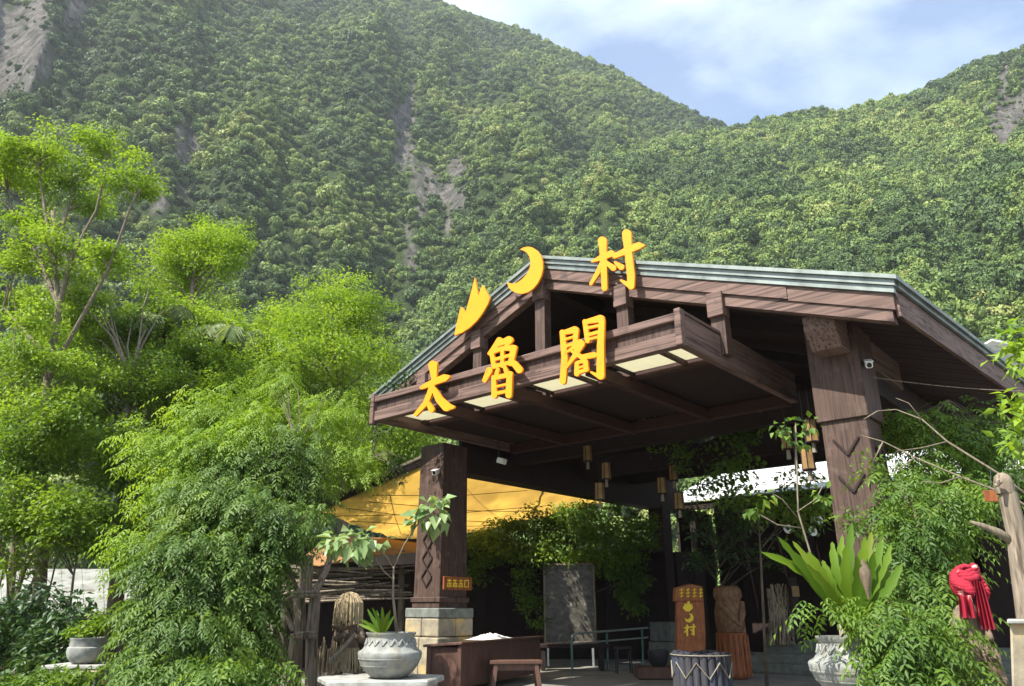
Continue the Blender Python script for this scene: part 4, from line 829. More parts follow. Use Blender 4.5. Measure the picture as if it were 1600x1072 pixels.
# left stone table with the big pot
tb = thing('stone_slab', 'pale stone slab table under the big grey pot', 'pedestal', G(590, 12.6, 0))
def slabpoly(z, g):
    return [np.array([x, y, z]) for x, y in ((-3.12-g, 12.95), (-2.72-g, 12.0-g), (-1.25+g, 12.15-g), (-1.1+g, 13.2), (-2.2, 13.6))]
part('slab_top', slab_m, tb, lambda m: m.prism(slabpoly(.50, 0), (0, 0, .09)), bevel=.02)
part('slab_step', slab_m, tb, lambda m: m.prism(slabpoly(.40, -.1), (0, 0, .098)), bevel=.02)
part('block', stone_g, tb, lambda m: m.prism(slabpoly(0, -.22), (0, 0, .398)), bevel=.03)
def big_pot(label, c, r, h, seed, plain=False, grp='grey stone pots'):
    t = thing('plant_pot', label, 'pot', c, grp)
    prof = [(.42, 0), (.55, .02), (.74, .14), (.9, .30), (.985, .46), (1.0, .55), (.97, .585), (.88, .62), (.80, .70), (.72, .84), (.73, .92), (.78, .955), (.79, 1.0), (.72, 1.0), (.70, .93), (.62, .90)]
    if plain: prof = [(.5, 0), (.7, .05), (.9, .22), (1, .45), (.98, .62), (.9, .66), (.9, .92), (.94, .96), (.94, 1.0), (.86, 1.0), (.84, .9), (.7, .88)]
    part('bowl', pot_m, t, lambda m: m.lathe(c, [(a*r, b*h) for a, b in prof], 48), smooth=True)
    part('soil', earth_m, t, lambda m: m.lathe(c+UP*.9*h, [(.01, 0), (r*.71, 0), (r*.71, .012), (.01, .012)], 24))
    if not plain:
        for k in range(40):
            a = 2*math.pi*(k+.5)/40; d = np.array([math.cos(a), math.sin(a), 0]); d2 = np.array([-math.sin(a), math.cos(a), 0]); w_ = 2*math.pi*.76*r/40/2*(1 if k % 2 else -1)
            part('zigzag_relief', pot_m, t, lambda m: m.tube([c+UP*h*.72+d*r*.795-d2*w_, c+UP*h*.86+d*r*.742+d2*w_], .016, 5))
        part('relief_band', pot_m, t, lambda m: m.lathe(c+UP*h*.40, [(r*.955, 0), (r*.975, .008), (r*.985, .022), (r*.965, .03)], 40))
        part('relief_band', pot_m, t, lambda m: m.lathe(c+UP*h*.25, [(r*.86, 0), (r*.88, .008), (r*.895, .02), (r*.875, .03)], 40))
    return t
potL = P(608, 1052, 12.6); potL[2] = .592
big_pot('big weathered grey pot with zigzag rim on the pale stone slab', potL, .50, .66, 1)
# fern in the left pot
def frond(m, pts, w0, wave=.0, seed=0, fold=.25):
    pts = np.array(pts); n = 14; s = np.linspace(0, 1, n); k = np.linspace(0, len(pts)-1, n); i0 = np.minimum(k.astype(int), len(pts)-2); f = (k-i0)[:, None]
    # smooth through control points
    def cr_(i): return pts[np.clip(i, 0, len(pts)-1)]
    p0, p1, p2, p3 = cr_(i0-1), cr_(i0), cr_(i0+1), cr_(i0+2)
    c = .5*((2*p1)+(-p0+p2)*f+(2*p0-5*p1+4*p2-p3)*f**2+(-p0+3*p1-3*p2+p3)*f**3)
    t = unit(np.gradient(c, axis=0)); toc = unit(EYE-c)
    sd_ = unit(np.cross(t, toc)*.75+np.cross(t, UP)*.25); nn = np.cross(sd_, t)
    pf = np.clip(s+.08, 0, 1)**.7*np.clip(1.0-s, 0, 1)**.75*2.1
    wv = w0*pf*(1+wave*np.sin(s*34+seed))
    wv2 = w0*pf*(1+wave*np.sin(s*31+seed+2))
    L_ = c+sd_*wv[:, None]+nn*(fold*wv)[:, None]; R_ = c-sd_*wv2[:, None]+nn*(fold*wv2)[:, None]
    vs = list(L_)+list(c)+list(R_); fs = []
    for i in range(n-1): fs += [(i, i+1, n+i+1, n+i), (n+i, n+i+1, 2*n+i+1, 2*n+i)]
    m.add(vs, fs)
def fern(name, label, base, tips, w0, Y, lm, wave=.12):
    t = thing(name, label, 'fern', base)
    for k, (mx_, my_, tx, ty, dy) in enumerate(tips):
        m = MB(); frond(m, [base+UP*.02, P(mx_, my_, Y+dy*.5), P(tx, ty, Y+dy)], w0, wave, k*1.7); o = m.build('frond', lm, t, smooth='all')
        a = o.data.attributes.new('rnd', 'FLOAT', 'POINT'); a.data.foreach_set('value', np.full(len(o.data.vertices), (k*.37) % 1, np.float32))
    return t
fern('potted_fern', 'small yellow green strap leaved fern in the big grey pot', potL+UP*.6+np.array([-.12, -.1, 0]),
     [(585, 972, 574, 951, .1), (592, 970, 581, 949, -.1), (598, 970, 597, 948, 0), (604, 972, 610, 953, .1), (583, 980, 562, 967, -.1), (582, 984, 560, 975, .15), (606, 978, 616, 962, -.15), (590, 968, 589, 953, .2), (601, 976, 606, 958, -.2)], .035, 12.5, fern_l)
# broad leaved sapling rising from the left pot
def big_leaf_plant(name, label, stem, branches, lm, bm, seed, ln, r):
    rng = np.random.default_rng(seed); t = thing(name, label, 'plant', stem[0])
    part('stem', bm, t, lambda m: [m.tube(stem, [r, r*.8, r*.6, r*.5][:len(stem)], 6)]+[m.tube(b[0], r*.45, 5) for b in branches], smooth='all')
    for k, (b, cl) in enumerate(branches):
        pos, ax = [], []
        for cx, cy, Y, rx, ry, n in cl:
            s = mpp(cx, cy, Y); c = P(cx, cy, Y); d = unit(rng.normal(size=(n, 3)))*(rng.random((n, 1))**.5); pos.append(c+d*np.array([rx*s, rx*s*.7, ry*s])); ax.append(d+np.array([0, -.3, -.5]))
        pos = np.concatenate(pos); ax = np.concatenate(ax)+rng.normal(size=(len(pos), 3))*.25; nr = rng.normal(size=(len(pos), 3))*.35+np.array([0, -.35, .9])
        for i in range(len(pos)):
            V, T, Rn = leaf_mesh(pos[i:i+1], ax[i:i+1], nr[i:i+1], np.array([ln*(.6+.7*rng.random())]), .72, .14, rng, droop=.3)
            np_mesh('leaf', V, T, lm, t, rnd=Rn)
    return t
big_leaf_plant('broad_leaved_sapling', 'thin sapling with pale broad leaves rising from the big grey pot', [potL+UP*.58+np.array([.1, 0, 0])]+PT((614, 930, 12.6), (615, 885, 12.6)),
    [(PT((615, 888, 12.6), (604, 870, 12.6), (590, 858, 12.5)), [(553, 848, 12.4, 46, 20, 46), (525, 850, 12.4, 22, 14, 12)]), (PT((614, 905, 12.6), (600, 893, 12.6), (585, 870, 12.5)), [(570, 850, 12.6, 30, 16, 18)]),
     (PT((615, 888, 12.6), (632, 850, 12.6), (655, 815, 12.6), (672, 800, 12.5)), [(678, 800, 12.5, 26, 22, 40), (660, 815, 12.5, 20, 18, 14), (690, 778, 12.5, 14, 8, 8)])], pale_l, bark_p, 3, .23, .028)

# counter and bench
cn = thing('counter', 'long brown wooden counter in front of the left pillar', 'counter', G(720, 16.6, 0))
cd_ = norm(np.array([.42, .91, 0])); cs_ = np.array([-cd_[1], cd_[0], 0]); c0 = G(720, 16.4, 0)
def cbox(m, s0, s1, t0, t1, z0, z1, dz=0):
    q = [c0+cs_*s+cd_*t+UP*z0 for s, t in ((s0, t0), (s1, t0), (s1, t1), (s0, t1))]+[c0+cs_*s+cd_*t+UP*(z1-dz*s) for s, t in ((s0, t0), (s1, t0), (s1, t1), (s0, t1))]
    m.hexa(q)
part('end_panel', wood_warm, cn, lambda m: cbox(m, .02, .72, 0, .05, .12, .86), bevel=.01)
part('side_panel', wood_warm, cn, lambda m: cbox(m, 0, .04, .052, 4.2, .10, .90))
part('far_panel', wood_warm, cn, lambda m: cbox(m, .66, .70, .052, 4.2, .10, .86))
part('corner_post', wood_warm, cn, lambda m: cbox(m, -.04, .05, -.05, .051, 0, .905), bevel=.01)
part('corner_post', wood_warm, cn, lambda m: cbox(m, .68, .78, -.05, .051, 0, .86), bevel=.015)
def ctop(m):
    q = [c0+cs_*s+cd_*t+UP*(z-.07*s) for z in (.905, .96) for s, t in ((-.08, -.1), (.84, -.1), (.84, 4.3), (-.08, 4.3))]; m.hexa(q)
part('counter_top', wood_warm, cn, ctop, bevel=.01)
sk = thing('cloth_sacks', 'crumpled white cloth lying on the counter', 'cloth', c0+cd_*2+UP*.96)
part('cloth', white_p, sk, lambda m: m.sheet([[c0+cs_*(.1+.55*j/7)+cd_*(1.3+1.6*i/11)+UP*(.95+.10*math.sin(math.pi*i/11)*math.sin(math.pi*j/7)*(1+.4*math.sin(i*2.3+j*1.7))) for j in range(8)] for i in range(12)]), smooth='all')
bn_ = thing('bench', 'small dark wooden bench in front of the counter', 'bench', G(805, 17.3, 0))
B0 = G(805, 17.3, 0); bx_ = norm(np.array([1, .12, 0])); by_ = np.array([-bx_[1], bx_[0], 0])
part('seat', wood_warm, bn_, lambda m: m.box(B0+UP*.53, (bx_, by_, UP), (.56, .2, .035)), bevel=.01)
for sx in (-1, 1):
    for sy in (-1, 1): part('leg', wood_warm, bn_, lambda m: m.beam(B0+bx_*sx*.5+by_*sy*.2, B0+bx_*sx*.43+by_*sy*.14+UP*.495, .09, .07, up=by_))
part('apron', wood_warm, bn_, lambda m: (m.box(B0+UP*.43-by_*.13, (bx_, by_, UP), (.40, .015, .06)), m.box(B0+UP*.43+by_*.13, (bx_, by_, UP), (.40, .015, .06))))

# small sign on the left pillar
sg = thing('small_sign', 'small amber signboard with four characters on the left pillar', 'sign', W(9.3, .45, 2.2))
sp = lambda u, v: W(9.30, .08+u*.86, 2.02+v*.30)     # on the pillar's side face
part('board', orange_wood, sg, lambda m: m.prism([sp(0, 0), sp(1.1, 0), sp(1.1, 1), sp(0, 1)], BE*.05), bevel=.008)
for k in range(4):
    u0 = .12+.225*k; st = [[(0, .1, .012), (.15, .1, .012)], [(0, .3, .012), (.15, .3, .012)], [(.015, .5, .012), (.135, .5, .012)], [(.075, 0, .012), (.075, .62, .012)], [(.02, .3, .012), (.0, .6, .012)], [(.13, .3, .012), (.15, .6, .012)]]
    if k == 3: st = [[(0, .05, .012), (.15, .05, .012), (.15, .55, .012), (0, .55, .012), (0, .05, .012)]]
    m = MB()
    for s in st:
        for (x0, y0, r0), (x1, y1, r1) in zip(s[:-1], s[1:]): m.tube([sp(u0+x0, .8-y0)-BE*.004, sp(u0+x1, .8-y1)-BE*.004], .013, 5)
    m.build('character', yellow_p, sg)

# pot on brick pedestal, far left
bp = thing('brick_pedestal', 'low square pedestal of bricks and stone under the small grey pot', 'pedestal', G(140, 14, 0))
pc = G(140, 14, 0)
for r_ in range(5):
    for k in range(3):
        x0 = -.48+k*.325+(.0 if r_ % 2 else .0); part('brick', (stone_y, slab_m, stone_g)[(k+r_) % 3] if k != 1 else slab_m, bp, lambda m: m.box(pc+np.array([x0+.155, -.40+.012*((k+r_) % 2), .07+r_*.125]), ((1, 0, 0), (0, 1, 0), (0, 0, 1)), (.155, .1, .058)), bevel=.012)
        part('brick', stone_y if (k+r_) % 2 else stone_g, bp, lambda m: m.box(pc+np.array([.48, -.40+.21+k*.25, .07+r_*.125]), ((1, 0, 0), (0, 1, 0), (0, 0, 1)), (.07, .12, .058)), bevel=.012)
part('core', stone_g, bp, lambda m: m.box(pc+np.array([0, .03, .32]), ((1, 0, 0), (0, 1, 0), (0, 0, 1)), (.42, .36, .32)))
part('cap', slab_m, bp, lambda m: m.box(pc+np.array([0, 0, .675]), ((1, 0, 0), (0, 1, 0), (0, 0, 1)), (.5, .46, .03)), bevel=.012)
pl = big_pot('small plain grey pot on the brick pedestal at the left', pc+UP*.707, .33, .42, 2, plain=True)
tree('potted_bush', 'small leafy plant growing in the small grey pot at the left', [pc+UP*1.08, pc+UP*1.25], .02, [(125, 985, 14, 26, 14), (160, 975, 14, 24, 16)], 22, .14, 26, .10, mid, bark_m, 40, maxl=10, cat='plant')
# white shed behind the left trees
shed_m = mat('faded_roof_sheet', (.27, .28, .26), (.18, .185, .17), 1.2, (1, 1, 1), .7, .1, fine=((.12, .115, .09), 3, .52, .7))
sh_ = thing('white_shed', 'low shed with a pale sheet roof behind the left trees', 'shed', G(80, 25, 0))
for k in range(9):
    x0 = -60+k*32; x1 = x0+31.4
    part('roof_sheet', shed_m, sh_, lambda m: m.hexa([P(x0, 960, 23.5), P(x1, 960, 23.5), P(x1-4, 892, 28), P(x0-4, 892, 28), P(x0, 957, 23.5), P(x1, 957, 23.5), P(x1-4, 889, 28), P(x0-4, 889, 28)]))
part('eave_board', wood_dark, sh_, lambda m: m.beam(P(-70, 964, 23.5), P(232, 964, 23.5), .08, .12))
for k in range(14): part('wall_board', mat('grey_weathered_board', (.10, .085, .075), (.05, .042, .038), 5, (4, 4, .6), .9, .3) if k == 0 else MATS['grey_weathered_board'], sh_, lambda m: m.box((G(-60+k*21, 24.6, .62)), ((1, 0, 0), (0, 1, 0), (0, 0, 1)), (.2, .03, .62)))
part('back_wall', black_p, sh_, lambda m: m.box(G(85, 27.5, 1), ((1, 0, 0), (0, 1, 0), (0, 0, 1)), (3.4, .05, 1.0)))
# ------------------------------------------------------------------ inside the hall
XA = ((1, 0, 0), (0, 1, 0), (0, 0, 1))
# steps
st = thing('stone_steps', 'three low grey stone steps at the back of the hall', 'steps', G(1220, 20.5, 0))
for k in range(3): part('step', stone_g, st, lambda m: m.bb(-3.0, 5.75-.06*k, 8.2+.38*k, 8.2+.38*(k+1)-.004+(3 if k == 2 else 0), -.02, .23*(k+1)), bevel=.015)
rng = random.Random(9)
rb = thing('reed_bundle', 'bundle of tall dry reeds leaning on the top step', 'reeds', P(1218, 1005, 22))
for k in range(44):
    x = 1196+rng.random()*50; tx = 1198+rng.random()*44; part('reed', log_m if k % 3 else straw_m, rb, lambda m: m.tube(PT((x, 1008, 21.6+rng.random()*.4), ((x+tx)/2+rng.uniform(-2, 2), 960, 22), (tx, 912+rng.random()*14, 22.2)), .022, 5))
nt_ = thing('notice_sheet', 'small pale notice on a dark post beside the reeds', 'notice', P(1243, 1000, 21.8))
part('post', wood_dark, nt_, lambda m: m.box(P(1243, 955, 21.9), XA, (.12, .05, .9)))
part('sheet', lantern_m, nt_, lambda m: m.box(P(1243, 924, 21.8), XA, (.10, .012, .14)))
# carved wooden sign block with mountain and moon
tt = thing('carved_signboard', 'upright orange carved signboard with yellow mountain, moon and 村', 'sign', G(1078, 18.5, 0))
def TP(x, y, d=0): return P(x, y, 18.5+d)
part('board', orange_wood, tt, lambda m: m.prism([TP(1058, 1052), TP(1102, 1052), TP(1103, 990), TP(1100, 938), TP(1058, 938)], (0, .25, 0)), bevel=.02)
part('carved_head', orange_wood, tt, lambda m: m.prism([TP(1055, 940, -.04), TP(1100, 940, -.04), TP(1098, 916, -.04), TP(1078, 912, -.04), TP(1056, 918, -.04)], (0, .33, 0)), bevel=.02)
for k in range(4): part('carved_character', yellow_p, tt, lambda m: [m.tube([TP(1062+k*10, 922+j*5, -.06), TP(1068+k*10, 921+j*5, -.06)], .012, 4) for j in range(3)]+[m.tube([TP(1065+k*10, 919, -.06), TP(1065+k*10, 934, -.06)], .012, 4)])
def emb(name, strokes, polys):
    m = MB(); glyph_mesh(m, strokes, polys, .8, lambda x, y: TP(x, y, -.03), np.array([0, .028, 0]), pad=1); return m.build(name, yellow_p, tt)
emb('mountain_emblem', [], [[(1067, 950), (1071, 942), (1073, 945), (1076, 934), (1079, 946), (1081, 943), (1083, 950), (1077, 956), (1071, 955)]])
emb('moon_emblem', [], [[(1076, 958), (1081, 959), (1084, 964), (1083, 969), (1078, 973), (1072, 971), (1070, 966), (1075, 968), (1079, 965), (1079, 961)]])
emb('village_character', [[(1074, 977, 1.3), (1074, 993, 1.3)], [(1070, 981, 1.2), (1078, 980, 1.2)], [(1074, 983, 1.1), (1070, 988, 1.1)], [(1080, 980, 1.2), (1086, 979, 1.2)], [(1084, 976, 1.3), (1084, 992, 1.3), (1081, 990, 1.0)], [(1080, 984, 1.2), (1082, 986, 1.2)]], [])
# carved stump figure on orange block
ow = thing('carved_stump', 'carved wooden owl-like stump on a red brown carved block', 'carving', G(1143, 20, 0))
oc = G(1143, 20, 0)
part('block', orange_wood, ow, lambda m: m.lathe(oc, [(.36, 0), (.40, .1), (.38, .5), (.37, .9), (.39, 1.04)], 10), bevel=.015)
for k in range(9):
    a = math.pi*(1+(k+.5)/9); d = np.array([math.cos(a), math.sin(a), 0]); part('carved_ridge', orange_wood, ow, lambda m: m.tube([oc+d*.39+UP*.06, oc+d*.385+UP*.5, oc+d*.38+UP*.98], [.035, .045, .03], 6))
warm_carve = mat('warm_carved_wood', (.22, .12, .06), (.10, .05, .028), 7, (2, 2, 1), .6, .5)
part('carved_body', warm_carve, ow, lambda m: m.lathe(oc+UP*1.05, [(.30, 0), (.36, .15), (.36, .5), (.30, .75), (.36, .85), (.34, 1.02), (.26, 1.1)], 18), smooth=True)
part('wing', warm_carve, ow, lambda m: (m.tube([oc+np.array([-.30, -.16, 1.75]), oc+np.array([-.12, -.36, 1.5]), oc+np.array([.1, -.36, 1.25])], [.07, .09, .05], 7), m.tube([oc+np.array([.30, -.16, 1.75]), oc+np.array([.24, -.32, 1.5]), oc+np.array([.16, -.35, 1.2])], [.07, .09, .05], 7)), smooth=True)
# round planter of dark logs with rope
lp = thing('log_planter', 'round planter of dark upright logs with a zigzag rope', 'planter', G(1093, 15, 0)); lc = G(1093, 15, 0); nl = 22
for k in range(nl):
    a = 2*math.pi*k/nl; p = lc+np.array([math.cos(a), math.sin(a), 0])*.47; part('log', dark_log, lp, lambda m: m.tube([p-UP*.02, p+UP*(.84+.02*math.sin(k*5))], .07, 9), smooth=True)
part('soil', earth_m, lp, lambda m: m.lathe(lc+UP*.74, [(.01, 0), (.45, 0), (.45, .02), (.01, .02)], 20))
zz = []
for k in range(17):
    a = 2*math.pi*k/16; zz.append(lc+np.array([math.cos(a), math.sin(a), 0])*.552+UP*(.68 if k % 2 else .42))
part('rope', rope_m, lp, lambda m: m.tube(zz, .013, 5))
part('rope_rim', rope_m, lp, lambda m: m.tube([lc+np.array([math.cos(2*math.pi*k/24), math.sin(2*math.pi*k/24), 0])*.55+UP*.8 for k in range(25)], .01, 5))
# framed picture board
fb = thing('framed_picture', 'large framed faded picture standing in the shade', 'picture', G(890, 24, 0))
part('picture', poster_m, fb, lambda m: m.prism([P(853, 1003, 24), P(929, 1001, 24), P(926, 883, 24), P(851, 885, 24)], (0, .04, 0)))
for k, (x0, y0, x1, y1) in enumerate(((852, 1008, 850, 880), (931, 1005, 927, 880), (850, 882, 928, 881), (853, 1005, 930, 1003))):
    part('frame_bar', log_m, fb, lambda m: m.beam(P(x0, y0, 23.96), P(x1, y1, 23.96), .06, .07, up=np.array([0, 1.0, 0])))
for x in (856, 926): part('leg', steel_m, fb, lambda m: m.beam(G(x, 24, 0), P(x, 1004, 24), .06, .06, up=np.array([0, 1.0, 0])))
# handrail
hr = thing('handrail', 'low metal handrail in front of the framed picture', 'rail', G(950, 22, 0))
part('top_bar', steel_m, hr, lambda m: m.tube(PT((893, 1000, 21), (894, 993, 21), (900, 990, 21.1), (1012, 981, 25)), .028, 8))
part('lower_bar', steel_m, hr, lambda m: m.tube(PT((895, 1006, 21), (1012, 996, 25)), .022, 8))
for x, Y in ((893, 21), (948, 22.6), (1003, 24.6)): part('post', green_steel, hr, lambda m: m.tube([G(x, Y, 0), P(x, 995 if x < 900 else (990 if x < 960 else 984), Y)], .03, 8))
sb = thing('low_bench', 'long low dark bench below the handrail', 'bench', G(900, 22.4, 0))
part('seat', wood_dark, sb, lambda m: m.box(G(893, 22.6, .62), XA, (1.05, .3, .05)), bevel=.01)
for x in (848, 938): part('leg', wood_dark, sb, lambda m: m.box(G(x, 22.6, .28), XA, (.06, .26, .285)))
sl_ = thing('stool', 'dark stool beside the back pillar', 'stool', G(973, 21.3, 0))
part('seat', black_p, sl_, lambda m: m.box(G(973, 21.3, .62), XA, (.22, .2, .03)), bevel=.01)
for sx in (-1, 1):
    for sy in (-1, 1): part('leg', black_p, sl_, lambda m: m.beam(G(973, 21.3, 0)+np.array([sx*.2, sy*.18, 0]), G(973, 21.3, .6)+np.array([sx*.16, sy*.15, 0]), .035, .035, up=np.array([0, 1.0, 0])))
part('rung', black_p, sl_, lambda m: m.box(G(973, 21.12, .25), XA, (.17, .015, .015)))
pb = thing('wood_platform', 'low brown wooden box platform beside the log planter', 'platform', G(1020, 20, 0))
part('box', wood_warm, pb, lambda m: m.box(G(1022, 20, .13), XA, (.5, .35, .13)), bevel=.01)
ps = thing('dark_pot', 'dark clay pot on the low wooden platform', 'pot', G(1030, 20, .26))
part('bowl', black_p, ps, lambda m: m.lathe(G(1027, 20, .26), [(.16, 0), (.22, .1), (.26, .3), (.25, .38), (.22, .38), (.2, .3)], 20), smooth=True)
# added dark board wall in place of the black opening behind the picture
dw = thing('dark_backing_wall', 'added dark board wall filling the black opening under the hanging plants at the back', 'wall', G(860, 28, 0))
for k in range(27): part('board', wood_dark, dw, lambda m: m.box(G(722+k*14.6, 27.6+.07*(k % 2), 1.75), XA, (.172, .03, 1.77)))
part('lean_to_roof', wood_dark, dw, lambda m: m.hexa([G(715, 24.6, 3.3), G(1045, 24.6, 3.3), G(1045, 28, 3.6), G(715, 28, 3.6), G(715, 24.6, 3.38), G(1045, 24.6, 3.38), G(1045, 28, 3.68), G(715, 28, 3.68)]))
# lanterns
def lantern(x, y, Y, k, label):
    c = P(x, y, Y); t = thing('hanging_lantern', label, 'lantern', c-UP*.2, 'paper lanterns hanging in the hall')
    part('shade', lantern_m, t, lambda m: m.lathe(c, [(.10, -.21), (.115, -.2), (.10, .17), (.105, .18)], 6))
    for z in (-.215, .185): part('rim', wood_dark, t, lambda m: m.lathe(c+UP*z, [(.125, -.012), (.13, 0), (.125, .012)], 6))
    for j in range(6):
        a = 2*math.pi*j/6; part('rib', wood_dark, t, lambda m: m.tube([c+np.array([math.cos(a)*.117, math.sin(a)*.117, -.21]), c+np.array([math.cos(a)*.106, math.sin(a)*.106, .18])], .009, 4))
    part('cord', black_p, t, lambda m: m.tube([c+UP*.18, c*[1, 1, 0]+UP*5.3], .008, 4))
    part('tassel', rope_m, t, lambda m: m.tube([c-UP*.22, c-UP*.40], [.03, .045], 6))
for k, (x, y, Y, lb) in enumerate(((918, 708, 18.5, 'amber paper lantern hanging highest in the left cluster'), (947, 735, 18, 'amber paper lantern hanging in the middle of the left cluster'), (937, 767, 17.6, 'amber paper lantern hanging lowest in the left cluster'),
    (1034, 758, 18.6, 'amber paper lantern hanging leftmost in the cluster near the back pillar'), (1052, 738, 19, 'amber paper lantern hanging highest near the back pillar'), (1061, 782, 17.8, 'amber paper lantern hanging lowest near the back pillar'),
    (1268, 672, 12.8, 'amber paper lantern hanging higher beside the right pillar'), (1262, 715, 12.9, 'amber paper lantern hanging lower beside the right pillar'), (1229, 685, 14, 'amber paper lantern behind the thin sapling'))):
    lantern(x, y, Y, k, lb)
fl = thing('flood_light', 'small white flood light under the hall beam', 'lamp', P(779, 719, 18.5)); fc = P(779, 719, 18.5)
part('housing', white_p, fl, lambda m: m.beam(fc, fc+np.array([.16, -.1, -.06]), .2, .14), bevel=.02)
part('bracket', black_p, fl, lambda m: m.beam(fc, fc+UP*.35, .03, .03, up=np.array([0, 1.0, 0])))

# ------------------------------------------------------------------ plants behind and inside
tree('climbing_shrub', 'dense shrub with small glossy leaves hanging over the added dark wall', trunk_from(850, 28.5, [(850, 950, 28.5), (850, 880, 28.5)]), .08,
     [(780, 845, 25, 60, 40), (860, 825, 25, 60, 40), (930, 825, 25, 60, 40), (985, 845, 25, 45, 50), (830, 870, 24, 50, 25), (940, 870, 24, 60, 30), (985, 910, 24, 30, 45), (740, 870, 24.5, 30, 40), (825, 920, 24, 12, 40), (845, 960, 24, 8, 30)], 260, .38, 60, .14, shrub, bark_m, 50, maxl=20, cat='shrub', shell=.4)
tree('hanging_vine', 'leafy vine hanging in the dark centre of the hall', [P(1030, 640, 19), P(1030, 690, 19)], .02, [(1030, 680, 19, 36, 28), (1070, 715, 18.5, 26, 26), (1010, 670, 19, 26, 14), (1120, 700, 20, 40, 34), (1090, 665, 18, 40, 20), (1150, 690, 17, 30, 30), (1205, 655, 16, 26, 18)], 80, .28, 14, .16, shrub, bark_m, 51, maxl=16, limb_r=.02, cat='vine')
tree('hall_shrub', 'shrub with lit leaves in front of the white roof left of the right pillar', trunk_from(1190, 16.5, [(1190, 900, 16.5), (1185, 800, 16.5)]), .04, [(1150, 740, 16.5, 40, 30), (1220, 790, 16, 60, 32), (1120, 770, 17, 40, 28), (1260, 800, 15.5, 36, 40), (1180, 780, 16.5, 40, 25), (1250, 745, 16.5, 36, 18)], 90, .3, 26, .13, shrub, bark_m, 52, maxl=25, limb_r=.02, cat='shrub')
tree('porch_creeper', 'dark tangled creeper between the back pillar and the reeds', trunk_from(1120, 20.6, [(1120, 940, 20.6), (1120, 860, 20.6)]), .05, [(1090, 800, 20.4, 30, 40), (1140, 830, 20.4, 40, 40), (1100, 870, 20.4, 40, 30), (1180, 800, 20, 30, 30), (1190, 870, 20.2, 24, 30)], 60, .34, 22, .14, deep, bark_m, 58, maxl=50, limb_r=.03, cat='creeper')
big_leaf_plant('thin_sapling', 'thin pale sapling with narrow leaves left of the right pillar', PT((1305, 950, 9.6), (1268, 870, 9.6), (1247, 800, 9.6), (1243, 660, 9.6)),
    [(PT((1243, 740, 9.6), (1243, 690, 9.6), (1243, 665, 9.6)), [(1230, 668, 9.6, 26, 16, 34), (1262, 665, 9.6, 20, 14, 24), (1242, 690, 9.6, 22, 14, 20)]), (PT((1247, 810, 9.6), (1222, 780, 9.6), (1205, 770, 9.6)), [(1190, 780, 9.6, 20, 14, 14)]),
     (PT((1252, 825, 9.6), (1215, 820, 9.6), (1180, 800, 9.6)), [(1178, 797, 9.6, 18, 10, 12)]), (PT((1245, 800, 9.6), (1275, 780, 9.6), (1285, 760, 9.6)), [(1285, 775, 9.6, 14, 18, 16)])], shrub, bark_p, 5, .10, .018)
# right pot with bird's nest fern
potR = G(1335, 8.6, .72); 
rp = thing('pot_stand', 'stone stand under the right pot', 'pedestal', potR*[1, 1, 0])
part('block', stone_g, rp, lambda m: m.lathe(potR*[1, 1, 0], [(.42, -.02), (.42, .5), (.46, .6), (.46, .718)], 8), bevel=.02)
big_pot('big pale grey pot half hidden by shrubs at the right', potR, .50, .60, 7)
fern('nest_fern', "large bird's nest fern with upright strap leaves in front of the right pillar", potR+UP*.55,
     [(1327, 890, 1331, 815, .1), (1308, 900, 1300, 846, .2), (1345, 895, 1352, 838, -.1), (1365, 900, 1378, 842, .1), (1375, 915, 1392, 850, .3), (1285, 900, 1262, 862, 0), (1270, 905, 1215, 838, -.2), (1262, 900, 1188, 862, -.1), (1300, 930, 1258, 880, -.3), (1340, 920, 1340, 870, -.35), (1322, 910, 1322, 850, -.2), (1358, 915, 1365, 862, -.3), (1300, 915, 1285, 875, .1), (1352, 900, 1362, 830, .3), (1385, 925, 1410, 880, 0), (1315, 900, 1316, 835, .35), (1292, 915, 1238, 845, .2)], .06, 8.5, fern_l, wave=.25)
fs = part('seed_head', carve_m, None, lambda m: m.lathe(P(1353, 905, 8.2), [(.01, -.2), (.03, -.1), (.055, .0), (.06, .08), (.03, .16), (.01, .2)], 10), base=P(1353, 905, 8.2), smooth=True); tag(fs, 'brown dried seed head in front of the nest fern', 'seed head')
# shrubs on the right
tree('right_shrub', 'tall glossy shrub with compound leaves right of the nest fern', trunk_from(1440, 9.6, [(1440, 980, 9.6), (1435, 880, 9.6), (1430, 800, 9.6)]), .06,
     [(1420, 860, 9.5, 60, 60), (1470, 830, 9.8, 60, 55), (1440, 930, 9.2, 60, 60), (1450, 780, 10, 70, 45), (1500, 780, 10.2, 45, 45), (1400, 800, 10, 40, 40), (1470, 890, 9.6, 20, 30)], 115, .28, 11, .27, shrub, bark_m, 53, kind='pinnate', maxl=40, limb_r=.03, cat='shrub', pairs=4)
tree('front_shrub', 'low bushy shrub with compound leaves around the right pot', trunk_from(1400, 8.2, [(1400, 1060, 8.2), (1400, 1020, 8.2)]), .04,
     [(1405, 995, 8.0, 50, 45), (1440, 1010, 8.2, 70, 55), (1490, 1045, 8.4, 50, 24), (1410, 1058, 7.8, 60, 22), (1285, 945, 8.2, 22, 12), (1370, 950, 8.2, 30, 22)], 85, .24, 11, .25, shrub, bark_m, 54, kind='pinnate', maxl=30, limb_r=.02, cat='shrub', pairs=4)
